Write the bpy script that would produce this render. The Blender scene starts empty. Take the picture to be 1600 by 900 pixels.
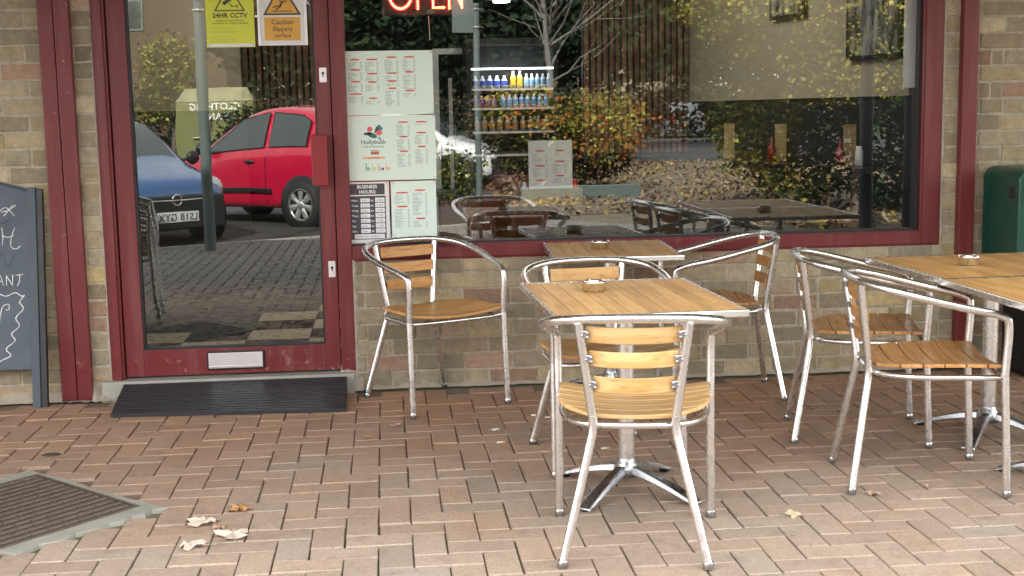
import bpy, math, random
from mathutils import Vector, Matrix
random.seed(7)
PI = math.pi
SC = bpy.context.scene
COL = SC.collection
# ------------------------------------------------------------ camera
cd = bpy.data.cameras.new('camera'); cam = bpy.data.objects.new('camera', cd); COL.objects.link(cam)
f_px, cx, cy, pit, rol, yaw, CH, CD = 2089.34, 811.034, 465.993, 0.138772, -0.0183884, -0.0975481, 1.25751, 6.1112
fw = Vector((-math.sin(yaw)*math.cos(pit), math.cos(yaw)*math.cos(pit), -math.sin(pit)))
rt = Vector((math.cos(yaw), math.sin(yaw), 0)); up = rt.cross(fw)
r2 = math.cos(rol)*rt + math.sin(rol)*up; u2 = -math.sin(rol)*rt + math.cos(rol)*up
cam.matrix_world = Matrix(((r2.x, u2.x, -fw.x, 0), (r2.y, u2.y, -fw.y, -CD), (r2.z, u2.z, -fw.z, CH), (0, 0, 0, 1)))
cd.sensor_width = 36; cd.lens = f_px/1600*36
cd.shift_x = (800-cx)/1600; cd.shift_y = (cy-450)/1600
cd.clip_start = .05; cd.clip_end = 1000
SC.camera = cam
# ------------------------------------------------------------ world, sun, exposure
SUN_EL, SUN_AZ = math.radians(37), math.radians(-22)      # azimuth from +y (behind the shop) towards -x
sd = Vector((math.sin(SUN_AZ)*math.cos(SUN_EL), math.cos(SUN_AZ)*math.cos(SUN_EL), math.sin(SUN_EL)))
wd = bpy.data.worlds.new("World"); SC.world = wd; wd.use_nodes = True
nt = wd.node_tree; bg = nt.nodes['Background']
sky = nt.nodes.new('ShaderNodeTexSky'); sky.sky_type = 'NISHITA'; sky.sun_disc = False
sky.sun_elevation = SUN_EL; sky.sun_rotation = SUN_AZ; sky.air_density = 1.0; sky.dust_density = 3.0; sky.ozone_density = 1.0
tc = nt.nodes.new('ShaderNodeTexCoord'); nz = nt.nodes.new('ShaderNodeTexNoise'); nz.inputs['Scale'].default_value = 2.2; nz.inputs['Detail'].default_value = 6
mr = nt.nodes.new('ShaderNodeMapRange'); mr.inputs[1].default_value = .35; mr.inputs[2].default_value = .62; mr.inputs[3].default_value = .45; mr.inputs[4].default_value = .9
mx = nt.nodes.new('ShaderNodeMix'); mx.data_type = 'RGBA'; mx.inputs[7].default_value = (10.5, 10.0, 9.3, 1)
nt.links.new(tc.outputs['Generated'], nz.inputs['Vector']); nt.links.new(nz.outputs['Fac'], mr.inputs[0])
nt.links.new(mr.outputs[0], mx.inputs[0]); nt.links.new(sky.outputs[0], mx.inputs[6]); nt.links.new(mx.outputs[2], bg.inputs['Color'])
bg.inputs['Strength'].default_value = .12
sl = bpy.data.lights.new('sun', 'SUN'); sl.energy = 4.5; sl.angle = math.radians(.6); sl.color = (1, .95, .86)
so = bpy.data.objects.new('sun', sl); COL.objects.link(so); so.rotation_euler = sd.to_track_quat('Z', 'Y').to_euler()
SC.view_settings.view_transform = 'Standard'; SC.view_settings.look = 'None'; SC.view_settings.gamma = 1
SC.view_settings.exposure = 2.3
SC.cycles.max_bounces = 10; SC.cycles.transparent_max_bounces = 16; SC.cycles.glossy_bounces = 6; SC.cycles.caustics_reflective = False
# interior lamps (the lit downlights of the cafe)
def area(name, loc, size, energy, col=(1, .93, .82), target=(0, 0, -1)):
    l = bpy.data.lights.new(name, 'AREA'); l.energy = energy; l.size = size; l.color = col
    o = bpy.data.objects.new(name, l); COL.objects.link(o); o.location = loc
    o.rotation_euler = Vector(target).to_track_quat('-Z', 'Y').to_euler(); return o
area('cafe_ceiling_lamp_light', (1.1, .9, 2.42), 1.3, 5); area('cafe_back_lamp_light', (-.4, 2.6, 2.45), .5, 1.4)

# ------------------------------------------------------------ helpers
class MB:
    def __init__(s): s.v = []; s.f = []; s.c = []; s.sm = []
    def add(s, vs, fs, col=(1, 1, 1), sm=False):
        n = len(s.v); s.v += [tuple(v) for v in vs]
        for f in fs: s.f.append(tuple(n+i for i in f)); s.c.append(col); s.sm.append(sm)
        return s
    def box(s, x0, x1, y0, y1, z0, z1, col=(1, 1, 1), M=None):
        vs = [Vector((x, y, z)) for x in (x0, x1) for y in (y0, y1) for z in (z0, z1)]
        if M: vs = [M @ v for v in vs]
        return s.add(vs, [(0, 1, 3, 2), (4, 6, 7, 5), (0, 4, 5, 1), (2, 3, 7, 6), (0, 2, 6, 4), (1, 5, 7, 3)], col)
    def quad(s, a, b, c, d, col=(1, 1, 1)): return s.add([a, b, c, d], [(0, 1, 2, 3)], col)
    def tube(s, path, r, seg=14, closed=False, caps=True, col=(1, 1, 1)):
        P = [Vector(p) for p in path]; n = len(P); rings = []
        rr = r if isinstance(r, (list, tuple)) else [r]*n
        T = []
        for i in range(n):
            if closed: t = P[(i+1) % n]-P[i-1]
            else: t = P[min(i+1, n-1)]-P[max(i-1, 0)]
            T.append(t.normalized())
        a = Vector((0, 0, 1)) if abs(T[0].z) < .9 else Vector((1, 0, 0))
        N = T[0].cross(a).normalized(); vs = []
        for i in range(n):
            N = (N-T[i]*N.dot(T[i])).normalized(); B = T[i].cross(N)
            vs += [P[i]+rr[i]*(math.cos(2*PI*k/seg)*N+math.sin(2*PI*k/seg)*B) for k in range(seg)]
        fs = []
        for i in range(n if closed else n-1):
            j = (i+1) % n
            for k in range(seg): fs.append((i*seg+k, i*seg+(k+1) % seg, j*seg+(k+1) % seg, j*seg+k))
        s.add(vs, fs, col, True)
        if caps and not closed:
            s.add(vs[:seg], [tuple(range(seg))[::-1]], col); s.add(vs[-seg:], [tuple(range(seg))], col)
        return s
    def lathe(s, prof, c=(0, 0, 0), seg=24, col=(1, 1, 1), axis='z', sm=True):
        vs = []
        for r, z in prof:
            for k in range(seg):
                a = 2*PI*k/seg
                p = (r*math.cos(a), r*math.sin(a), z) if axis == 'z' else (r*math.cos(a), z, -r*math.sin(a)) if axis == 'y' else (z, r*math.cos(a), r*math.sin(a))
                vs.append((p[0]+c[0], p[1]+c[1], p[2]+c[2]))
        fs = [(i*seg+k, i*seg+(k+1) % seg, (i+1)*seg+(k+1) % seg, (i+1)*seg+k) for i in range(len(prof)-1) for k in range(seg)]
        return s.add(vs, fs, col, sm)
    def prism(s, pts, y0, y1, col=(1, 1, 1), fn=None):
        """polygon in (x,z) extruded in y"""
        n = len(pts); fn = fn or (lambda x, y, z: (x, y, z))
        vs = [fn(x, y0, z) for x, z in pts]+[fn(x, y1, z) for x, z in pts]
        return s.add(vs, [tuple(range(n)), tuple(range(n, 2*n))[::-1]]+[(i, n+i, n+(i+1) % n, (i+1) % n) for i in range(n)], col)
    def build(s, name, mat, parent=None, bevel=0, seg=2, angle=35):
        me = bpy.data.meshes.new(name); me.from_pydata(s.v, [], s.f); me.update()
        ca = me.color_attributes.new('Col', 'FLOAT_COLOR', 'CORNER'); buf = []
        for f, c in zip(s.f, s.c): buf += list((c[0], c[1], c[2], 1))*len(f)
        ca.data.foreach_set('color', buf); me.polygons.foreach_set('use_smooth', s.sm)
        if mat: me.materials.append(mat)
        o = bpy.data.objects.new(name, me); COL.objects.link(o)
        if parent: o.parent = parent
        if bevel:
            m = o.modifiers.new('bevel', 'BEVEL'); m.width = bevel; m.segments = seg; m.limit_method = 'ANGLE'; m.angle_limit = math.radians(angle)
            m.harden_normals = False
        return o
def tag(o, label=None, cat=None, group=None, kind=None):
    if label: o['label'] = label
    if cat: o['category'] = cat
    if group: o['group'] = group
    if kind: o['kind'] = kind
    return o
def thing(name, label, cat, loc=(0, 0, 0), rz=0, group=None):
    o = bpy.data.objects.new(name, None); COL.objects.link(o); o.location = loc; o.rotation_euler = (0, 0, rz)
    o.empty_display_size = .1
    return tag(o, label, cat, group)
def dup(root, loc, rz, label, group=None, tone=None):
    def cp(o, par):
        c = o.copy(); COL.objects.link(c)
        if par: c.parent = par
        for ch in list(o.children): cp(ch, c)
        return c
    c = cp(root, None)
    if tone:
        for ch in c.children: ch.color = (*tone, 1)
    c.location = loc; c.rotation_euler = (0, 0, rz); c['label'] = label
    if group: c['group'] = group
    return c
def smooth_path(P, n=6, closed=False):
    P = [Vector(p) for p in P]; out = []; N = len(P)
    rng = range(N if closed else N-1)
    for i in rng:
        p0 = P[i-1] if (i > 0 or closed) else P[0]*2-P[1]; p1 = P[i]; p2 = P[(i+1) % N]
        p3 = P[(i+2) % N] if (i+2 < N or closed) else P[-1]*2-P[-2]
        for k in range(n):
            t = k/n; out.append(.5*((2*p1)+(p2-p0)*t+(2*p0-5*p1+4*p2-p3)*t*t+(3*p1-p0-3*p2+p3)*t**3))
    if not closed: out.append(P[-1])
    return out
def rounded(P, rad=.03, n=6):
    """polyline with filleted corners"""
    P = [Vector(p) for p in P]; out = [P[0]]
    for i in range(1, len(P)-1):
        a = P[i]+(P[i-1]-P[i]).normalized()*rad; b = P[i]+(P[i+1]-P[i]).normalized()*rad
        for k in range(n+1):
            t = k/n; out.append((1-t)**2*a+2*t*(1-t)*P[i]+t*t*b)
    out.append(P[-1]); return out

# ------------------------------------------------------------ materials
def newmat(name):
    m = bpy.data.materials.new(name); m.use_nodes = True; t = m.node_tree
    return m, t, t.nodes['Principled BSDF']
def N(t, typ, **kw):
    n = t.nodes.new(typ)
    for k, v in kw.items():
        if k in n.inputs: n.inputs[k].default_value = v
        else: setattr(n, k, v)
    return n
def mixc(t, fac, a, b, mode='MIX'):
    m = t.nodes.new('ShaderNodeMix'); m.data_type = 'RGBA'; m.blend_type = mode
    for sock, val in ((0, fac), (6, a), (7, b)):
        if hasattr(val, 'links'): t.links.new(val, m.inputs[sock])
        else: m.inputs[sock].default_value = val if sock == 0 else (tuple(val)+(1,) if len(val) == 3 else val)
    return m.outputs[2]
def ramp(t, src, a, b, lo=0., hi=1.):
    m = t.nodes.new('ShaderNodeMapRange'); t.links.new(src, m.inputs[0])
    m.inputs[1].default_value = a; m.inputs[2].default_value = b; m.inputs[3].default_value = lo; m.inputs[4].default_value = hi; return m.outputs[0]
def coords(t, scale=(1, 1, 1), space='Object', rnd=False):
    c = t.nodes.new('ShaderNodeTexCoord'); mp = t.nodes.new('ShaderNodeMapping'); mp.inputs['Scale'].default_value = scale
    t.links.new(c.outputs[space], mp.inputs[0])
    if rnd:
        oi = t.nodes.new('ShaderNodeObjectInfo'); v = N(t, 'ShaderNodeVectorMath', operation='SCALE'); v.inputs[0].default_value = (7, 11, 5)
        t.links.new(oi.outputs['Random'], v.inputs['Scale']); t.links.new(v.outputs[0], mp.inputs['Location'])
    return mp.outputs[0]
def noise(t, vec, scale, detail=4, rough=.55, dist=0):
    n = t.nodes.new('ShaderNodeTexNoise'); n.inputs['Scale'].default_value = scale; n.inputs['Detail'].default_value = detail
    n.inputs['Roughness'].default_value = rough; n.inputs['Distortion'].default_value = dist
    t.links.new(vec, n.inputs['Vector']); return n.outputs['Fac']
def bump(t, b, src, strength=.3, dist=.01):
    n = t.nodes.new('ShaderNodeBump'); n.inputs['Strength'].default_value = strength; n.inputs['Distance'].default_value = dist
    t.links.new(src, n.inputs['Height']); t.links.new(n.outputs[0], b.inputs['Normal'])
def simple(name, col, rough=.5, metal=0., var=.12, scale=12, bmp=0., bscale=60, usecol=False, spec=None, rnd=False, coat=0):
    m, t, b = newmat(name); v = coords(t, rnd=rnd)
    n = noise(t, v, scale); base = mixc(t, n, [c*(1-var) for c in col], [min(1, c*(1+var)) for c in col])
    if usecol:
        a = N(t, 'ShaderNodeAttribute', attribute_name='Col'); base = mixc(t, 1., base, a.outputs['Color'], 'MULTIPLY')
    t.links.new(base, b.inputs['Base Color']); b.inputs['Metallic'].default_value = metal
    rn = noise(t, v, scale*2.3); t.links.new(ramp(t, rn, .3, .7, max(0, rough-.07), min(1, rough+.07)), b.inputs['Roughness'])
    if spec is not None: b.inputs['Specular IOR Level'].default_value = spec
    if coat: b.inputs['Coat Weight'].default_value = coat; b.inputs['Coat Roughness'].default_value = .03
    if bmp: bump(t, b, noise(t, v, bscale), bmp, .004)
    return m
def emit(name, col, st):
    m, t, b = newmat(name); b.inputs['Base Color'].default_value = (*col, 1); b.inputs['Emission Color'].default_value = (*col, 1); b.inputs['Emission Strength'].default_value = st; return m
def wood(name, c1, c2, axis, rough=.42):
    m, t, b = newmat(name)
    sc = [26, 26, 26]; sc['xyz'.index(axis)] = 1.6
    v = coords(t, tuple(sc), rnd=True); n1 = noise(t, v, 1.0, 5, .6, 1.2); n2 = noise(t, v, 5.0, 3, .5)
    v2 = coords(t, (1, 1, 1), rnd=True); n3 = noise(t, v2, 9, 3)
    base = mixc(t, ramp(t, n1, .41, .59), c1, c2)
    base = mixc(t, ramp(t, n2, .56, .70, 0, .55), base, [c*.5 for c in c1])
    base = mixc(t, ramp(t, n3, .5, .8, 0, .3), base, (.66, .50, .31))
    a = N(t, 'ShaderNodeAttribute', attribute_name='Col'); base = mixc(t, 1., base, a.outputs['Color'], 'MULTIPLY')
    oi = t.nodes.new('ShaderNodeObjectInfo'); base = mixc(t, 1., base, oi.outputs['Color'], 'MULTIPLY')
    t.links.new(base, b.inputs['Base Color']); t.links.new(ramp(t, n3, .3, .7, rough-.1, rough+.14), b.inputs['Roughness'])
    b.inputs['Specular IOR Level'].default_value = .45
    bump(t, b, n2, .12, .002); return m
M = {}
M['alu'] = simple('brushed_aluminium', (.82, .83, .845), .27, 1., .04, 14, rnd=True)
M['chrome'] = simple('polished_steel', (.80, .80, .79), .17, 1., .05, 30)
M['alu_cast'] = simple('cast_aluminium', (.42, .44, .47), .28, 1., .12, 14)
M['wood_x'] = wood('oak_slats_across', (.60, .35, .13), (.76, .51, .235), 'x')
M['wood_y'] = wood('oak_planks_lengthways', (.60, .325, .105), (.75, .45, .165), 'y')
M['wood_dark'] = wood('dark_timber_slat', (.075, .038, .02), (.135, .068, .034), 'z', .6)
M['wood_block'] = wood('raw_pine_block', (.30, .21, .08), (.38, .28, .13), 'x', .7)
# red paint with scuffs
m, t, b = newmat('red_powder_coat'); v = coords(t); n = noise(t, v, 3, 4)
base = mixc(t, n, (.135, .014, .018), (.175, .022, .026)); n2 = noise(t, v, 38, 3); n3 = noise(t, v, 5, 2)
sc_ = t.nodes.new('ShaderNodeMath'); sc_.operation = 'MULTIPLY'; t.links.new(ramp(t, n2, .70, .74), sc_.inputs[0]); t.links.new(ramp(t, n3, .52, .62), sc_.inputs[1])
base = mixc(t, sc_.outputs[0], base, (.42, .25, .2)); sz = t.nodes.new('ShaderNodeSeparateXYZ'); t.links.new(v, sz.inputs[0])
w1 = t.nodes.new('ShaderNodeMath'); w1.operation = 'MULTIPLY'; t.links.new(ramp(t, noise(t, v, 26, 4, .7), .60, .66), w1.inputs[0]); t.links.new(ramp(t, sz.outputs[2], .24, .10, 0, .8), w1.inputs[1]); base = mixc(t, w1.outputs[0], base, (.36, .24, .20))
base = mixc(t, ramp(t, noise(t, coords(t, (9, 9, .8)), 2.2, 4), .50, .75, 0, .22), base, (.30, .19, .17)); t.links.new(base, b.inputs['Base Color'])
t.links.new(ramp(t, noise(t, v, 9), .3, .7, .32, .5), b.inputs['Roughness']); bump(t, b, noise(t, v, 90), .04, .002); M['red'] = m
M['red_handle'] = simple('bright_red_handle_paint', (.24, .018, .018), .35, 0, .08, 8)
M['gasket'] = simple('black_rubber_gasket', (.012, .012, .014), .5, 0, .2, 20)
M['rubber'] = simple('ribbed_black_rubber', (.018, .021, .028), .42, 0, .35, 14, .2, 120, spec=.6)
# glass
m = bpy.data.materials.new('shop_glass'); m.use_nodes = True; t = m.node_tree
for nn in list(t.nodes): t.nodes.remove(nn)
o_ = t.nodes.new('ShaderNodeOutputMaterial'); mix = t.nodes.new('ShaderNodeMixShader'); tr = N(t, 'ShaderNodeBsdfTransparent'); gl = N(t, 'ShaderNodeBsdfGlossy')
tr.inputs[0].default_value = (.985, .995, .99, 1); gl.inputs[0].default_value = (.96, 1, .98, 1); gl.inputs['Roughness'].default_value = .004
fr = t.nodes.new('ShaderNodeFresnel'); fr.inputs[0].default_value = 1.5; fa = t.nodes.new('ShaderNodeMath'); fa.operation = 'ADD'; fa.inputs[1].default_value = .035
t.links.new(fr.outputs[0], fa.inputs[0]); t.links.new(fa.outputs[0], mix.inputs[0]); t.links.new(tr.outputs[0], mix.inputs[1]); t.links.new(gl.outputs[0], mix.inputs[2])
v = coords(t); bp = t.nodes.new('ShaderNodeBump'); bp.inputs['Strength'].default_value = .02; bp.inputs['Distance'].default_value = .01
t.links.new(noise(t, v, 3.0, 1), bp.inputs['Height']); t.links.new(bp.outputs[0], gl.inputs['Normal']); t.links.new(mix.outputs[0], o_.inputs[0]); M['glass'] = m
# brickwork: vertex colours carry each brick's own clay
m, t, b = newmat('stock_brick'); v = coords(t); a = N(t, 'ShaderNodeAttribute', attribute_name='Col')
n1 = noise(t, v, 22, 6, .65); n2 = noise(t, v, 110, 4); n3 = noise(t, v, 5, 4)
base = mixc(t, 1., a.outputs['Color'], mixc(t, n1, (.45, .43, .40), (1.5, 1.49, 1.46)), 'MULTIPLY')
base = mixc(t, ramp(t, n2, .62, .72, 0, .5), base, (.12, .10, .08)); base = mixc(t, ramp(t, n3, .55, .75, 0, .35), base, (.30, .27, .21))
t.links.new(base, b.inputs['Base Color']); b.inputs['Roughness'].default_value = .9; b.inputs['Specular IOR Level'].default_value = .2
ad = t.nodes.new('ShaderNodeMath'); ad.operation = 'ADD'; t.links.new(n1, ad.inputs[0]); t.links.new(n2, ad.inputs[1]); bump(t, b, ad.outputs[0], .8, .009); M['brick'] = m
m, t, b = newmat('brick_courses'); v = coords(t, rnd=False); br = t.nodes.new('ShaderNodeTexBrick'); br.inputs['Scale'].default_value = 1
br.inputs['Brick Width'].default_value = .225; br.inputs['Row Height'].default_value = .075; br.inputs['Mortar Size'].default_value = .006
br.inputs['Color1'].default_value = (.36, .27, .18, 1); br.inputs['Color2'].default_value = (.28, .19, .13, 1); br.inputs['Mortar'].default_value = (.3, .27, .22, 1)
mp = t.nodes.new('ShaderNodeMapping'); mp.inputs['Rotation'].default_value = (PI/2, 0, 0); t.links.new(v, mp.inputs[0]); t.links.new(mp.outputs[0], br.inputs['Vector'])
t.links.new(br.outputs[0], b.inputs['Base Color']); b.inputs['Roughness'].default_value = .9; M['brick_far'] = m
# pavers
m, t, b = newmat('clay_pavers'); v = coords(t); a = N(t, 'ShaderNodeAttribute', attribute_name='Col')
sx = t.nodes.new('ShaderNodeSeparateXYZ'); t.links.new(v, sx.inputs[0])
n1 = noise(t, v, 1.7, 4, .6); n2 = noise(t, v, 160, 3, .7); n3 = noise(t, v, 12, 5)
ad = t.nodes.new('ShaderNodeMath'); ad.operation = 'MULTIPLY_ADD'; t.links.new(n1, ad.inputs[0]); ad.inputs[1].default_value = 2.6; t.links.new(sx.outputs[1], ad.inputs[2])
base = mixc(t, ramp(t, ad.outputs[0], -1.0, .75), (.405, .328, .268), (.395, .258, .182))
n4 = noise(t, v, .9, 3); base = mixc(t, ramp(t, n4, .56, .70, 0, .45), base, (.42, .25, .13))
base = mixc(t, 1., base, a.outputs['Color'], 'MULTIPLY'); base = mixc(t, 1., base, mixc(t, n2, (.42, .42, .43), (1.58, 1.56, 1.53)), 'MULTIPLY'); base = mixc(t, 1., base, mixc(t, noise(t, v, 48, 4, .65), (.72, .72, .73), (1.28, 1.27, 1.26)), 'MULTIPLY')
base = mixc(t, ramp(t, n3, .56, .76, 0, .45), base, (.15, .125, .10))
n5 = noise(t, v, 34, 2, .5); n6 = noise(t, v, 2.6, 3); g1 = t.nodes.new('ShaderNodeMath'); g1.operation = 'MULTIPLY'; t.links.new(ramp(t, n5, .70, .735), g1.inputs[0]); t.links.new(ramp(t, n6, .5, .56, 0, .6), g1.inputs[1])
base = mixc(t, g1.outputs[0], base, (.10, .09, .08)); n7 = noise(t, v, 3.3, 6, .65); base = mixc(t, ramp(t, n7, .52, .72, 0, .3), base, (.20, .165, .135))
base = mixc(t, ramp(t, sx.outputs[1], -3.25, -4.3, 0, .85), base, (.165, .168, .172))
t.links.new(base, b.inputs['Base Color']); b.inputs['Roughness'].default_value = .8; b.inputs['Specular IOR Level'].default_value = .3
bump(t, b, n2, .5, .004); M['paver'] = m
m, t, b = newmat('joint_sand_and_moss'); v = coords(t); n1 = noise(t, v, 2.5, 3); n2 = noise(t, v, 40, 3); sx = t.nodes.new('ShaderNodeSeparateXYZ'); t.links.new(v, sx.inputs[0])
base = mixc(t, n2, (.13, .10, .075), (.26, .20, .15)); mm = t.nodes.new('ShaderNodeMath'); mm.operation = 'MULTIPLY'
t.links.new(ramp(t, n1, .44, .52), mm.inputs[0]); t.links.new(ramp(t, sx.outputs[1], -1.75, -2.3), mm.inputs[1]); base = mixc(t, mm.outputs[0], base, (.045, .105, .025))
base = mixc(t, ramp(t, sx.outputs[1], -3.25, -4.3), base, (.03, .03, .028))
t.links.new(base, b.inputs['Base Color']); b.inputs['Roughness'].default_value = .95; M['joint'] = m
M['concrete'] = simple('old_concrete', (.35, .355, .32), .9, 0, .25, 9, .5, 70)
M['mortar'] = simple('smeared_mortar', (.40, .36, .30), .9, 0, .3, 16, .6, 60)
M['iron'] = simple('worn_cast_iron', (.17, .135, .115), .7, .1, .35, 18, .5, 90)
M['iron_dark'] = simple('dirty_cast_iron_grooves', (.075, .06, .052), .8, .1, .3, 18)
M['asphalt'] = simple('asphalt', (.05, .052, .056), .85, 0, .3, 4, .5, 160)
M['line'] = simple('worn_white_road_paint', (.62, .62, .60), .7, 0, .2, 10)
M['soil'] = simple('leaf_strewn_soil', (.16, .13, .095), .95, 0, .5, 6, .6, 30)
M['grass'] = simple('grass', (.05, .09, .025), .9, 0, .4, 8)
M['plastic_white'] = simple('laminated_white_paper', (.78, .80, .79), .25, 0, .03, 4, spec=.6)
M['menu_paper'] = simple('mint_menu_paper', (.72, .88, .81), .35, 0, .05, 5, spec=.5)
M['col'] = simple('printed_colour', (1, 1, 1), .4, 0, 0., 5, usecol=True)
M['silver_plate'] = simple('satin_silver_plate', (.72, .72, .74), .42, .75, .05, 20)
M['slate'] = simple('chalk_smeared_slate', (.085, .108, .138), .7, 0, .35, 5, .05)
M['aframe'] = simple('grey_blue_painted_timber', (.055, .075, .098), .5, 0, .2, 9)
M['black'] = simple('black_plastic', (.012, .012, .014), .4, 0, .2, 10)
M['chalk'] = simple('chalk', (.75, .78, .8), .95, 0, .1, 60)
M['green'] = simple('dark_green_plastic', (.004, .065, .045), .32, 0, .2, 8, .05, 60)
M['cream'] = simple('cream_wall_paint', (.38, .34, .245), .8, 0, .05, 3)
M['dado'] = simple('dark_dado_panel', (.02, .02, .02), .5, 0, .2, 5)
M['dark_wall'] = simple('dark_interior_wall', (.035, .033, .032), .7, 0, .2, 3)
M['post_grey'] = simple('grey_green_galvanised_post', (.14, .18, .18), .5, .2, .12, 10)
M['post_dark'] = simple('navy_steel_column', (.012, .02, .035), .4, .2, .2, 8)
M['leaf'] = simple('leaves', (1, 1, 1), .8, 0, .15, 20, usecol=True, spec=.15)
M['bark'] = simple('bark', (.14, .115, .09), .9, 0, .3, 12, .6, 30)
M['bark_pale'] = simple('pale_birch_bark', (.16, .15, .135), .8, 0, .25, 12, .3, 30)
M['dry_leaf'] = simple('dry_curled_leaf', (1, 1, 1), .75, 0, .2, 40, .4, 60, usecol=True)
M['glass_car'] = simple('tinted_car_glass', (.04, .055, .06), .06, 0, .1, 3, spec=1.0)
M['tyre'] = simple('tyre_rubber', (.015, .015, .016), .7, 0, .2, 12)
M['rim'] = simple('silver_wheel_cover', (.58, .6, .62), .3, .7, .05, 12)
M['vinyl_red'] = simple('oxblood_vinyl_chair', (.14, .025, .02), .35, 0, .15, 8)
M['brown_chair'] = simple('brown_leatherette', (.13, .05, .025), .4, 0, .2, 8)
M['table_dark'] = simple('black_table_laminate', (.015, .016, .018), .3, 0, .2, 6)

# ------------------------------------------------------------ ground
tag(MB().box(-150, 150, -250, 60, -.4, -.06).build('ground', M['grass']), 'flat grassy earth under and around the car park', 'ground', kind='structure')
tag(MB().box(-60, 60, -60, -5.5, -.05, -.035).build('car_park', M['asphalt']), 'dark asphalt car park seen mirrored in the glass', 'car park', kind='structure')
# clay paving: herringbone, each brick a bevelled block in one sheet
mh_out = [(-1.31, -1.237), (-.743, -1.807), (-1.131, -2.237), (-1.70, -1.70)]
def inside(p, poly):
    s = 0
    for i in range(len(poly)):
        a = poly[i]; b_ = poly[(i+1) % len(poly)]
        c = (b_[0]-a[0])*(p[1]-a[1])-(b_[1]-a[1])*(p[0]-a[0]); s += 1 if c > 0 else -1
    return abs(s) == len(poly)
def kerb_y(x): return -6.94-(x+2.33)*.578 if x > -3.2 else -6.44
def paver(mb, x0, y0, w, h):
    far = y0 < -3.35; g = .0058 if far else .0024; be = .006 if far else .0028; zt = random.gauss(0, .0011); dp = -.016
    tx, ty = random.gauss(0, .005), random.gauss(0, .005)
    x0 += g+random.uniform(-.0012, .0012); y0 += g+random.uniform(-.0012, .0012); w -= 2*g; h -= 2*g
    mxx, myy = x0+w/2, y0+h/2
    k = random.gauss(1, .10 if far else .05); wm = random.gauss(0, .018); colr = (k*(1+wm), k, k*(1-wm))
    vs = []
    for (ins, z, isb) in ((0, dp, 1), (0, -be, 0), (be, 0, 0)):
        for (xx, yy) in ((x0+ins, y0+ins), (x0+w-ins, y0+ins), (x0+w-ins, y0+h-ins), (x0+ins, y0+h-ins)):
            vs.append((xx, yy, z if isb else z+zt+(xx-mxx)*tx+(yy-myy)*ty))
    fs = [(8, 9, 10, 11)]
    for l in (0, 4):
        for k2 in range(4): fs.append((l+k2, l+(k2+1) % 4, l+4+(k2+1) % 4, l+4+k2))
    mb.add(vs, fs, colr)
pv = MB(); ox, oy = -.054-.2, -1.491-.1
for i in range(-46, 66):
    for j in range(-100, 18):
        c = (i-j) % 4
        if c not in (0, 3): continue
        x0, y0 = ox+i*.1, oy+j*.1; w, h = (.2, .1) if c == 0 else (.1, .2)
        cxx, cyy = x0+w/2, y0+h/2
        if y0+h > -.004+(.02 if False else 0) or cyy < kerb_y(cxx)-.02 or inside((cxx, cyy), mh_out): continue
        paver(pv, x0, y0, w, h)
tag(pv.build('pavement', M['paver']), 'herringbone clay block paving in front of the cafe', 'pavement', kind='structure')
tag(MB().box(-5.5, 7.2, -11.6, 0.0, -.034, -.011).build('paving_bed', M['joint']), 'sand and moss bed showing in the paving joints', 'paving bed', kind='structure')
kb = MB()
for k in range(14):
    xa = -3.2+k*.6; xb = xa+.59
    kb.prism([(xa, -.04), (xb, -.04), (xb, .004), (xa, .004)], 0, .1, fn=lambda x, y, z: (x, kerb_y(x)-.12+y, z))
tag(kb.build('kerb', M['concrete'], bevel=.006), 'concrete kerb between paving and car park', 'kerb', kind='structure')
def strip(mb, a, b_, w, z=-.03):
    a, b_ = Vector((*a, z)), Vector((*b_, z)); d = (b_-a).normalized(); n = Vector((-d.y, d.x, 0))*w/2
    mb.quad(a-n, b_-n, b_+n, a+n)
ln = MB()
for a_, b_ in (((-2.9, -10.9), (-.2, -8.05)), ((-3.2, -9.25), (-.4, -9.0)), ((-3.2, -8.55), (0, -8.1)), ((-2.4, -8.9), (-.9, -7.95)), ((2, -28), (8, -27)), ((3, -34), (9, -30))): strip(ln, a_, b_, .07, -.031)
tag(ln.build('parking_lines', M['line']), 'thin white bay lines painted on the car park', 'markings', kind='structure')
tag(MB().prism([(1.7, -11.4), (1.9, -9.2), (4.6, -6.6), (9, -5.2), (22, -6), (22, -25), (2.5, -25.5)], 0, 1, fn=lambda x, y, z: (x, z, -.03+.034*y)).build('planting_bed', M['soil']), 'bare soil bed under the trees across the path', 'soil', kind='structure')
tag(MB().prism([(10, -53), (30, -53), (30, -57), (10, -57)], 0, 1, fn=lambda x, y, z: (x, z, -.03+.05*y)).build('verge', M['grass']), 'strip of grass before the far hedge', 'grass', kind='structure')

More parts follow.
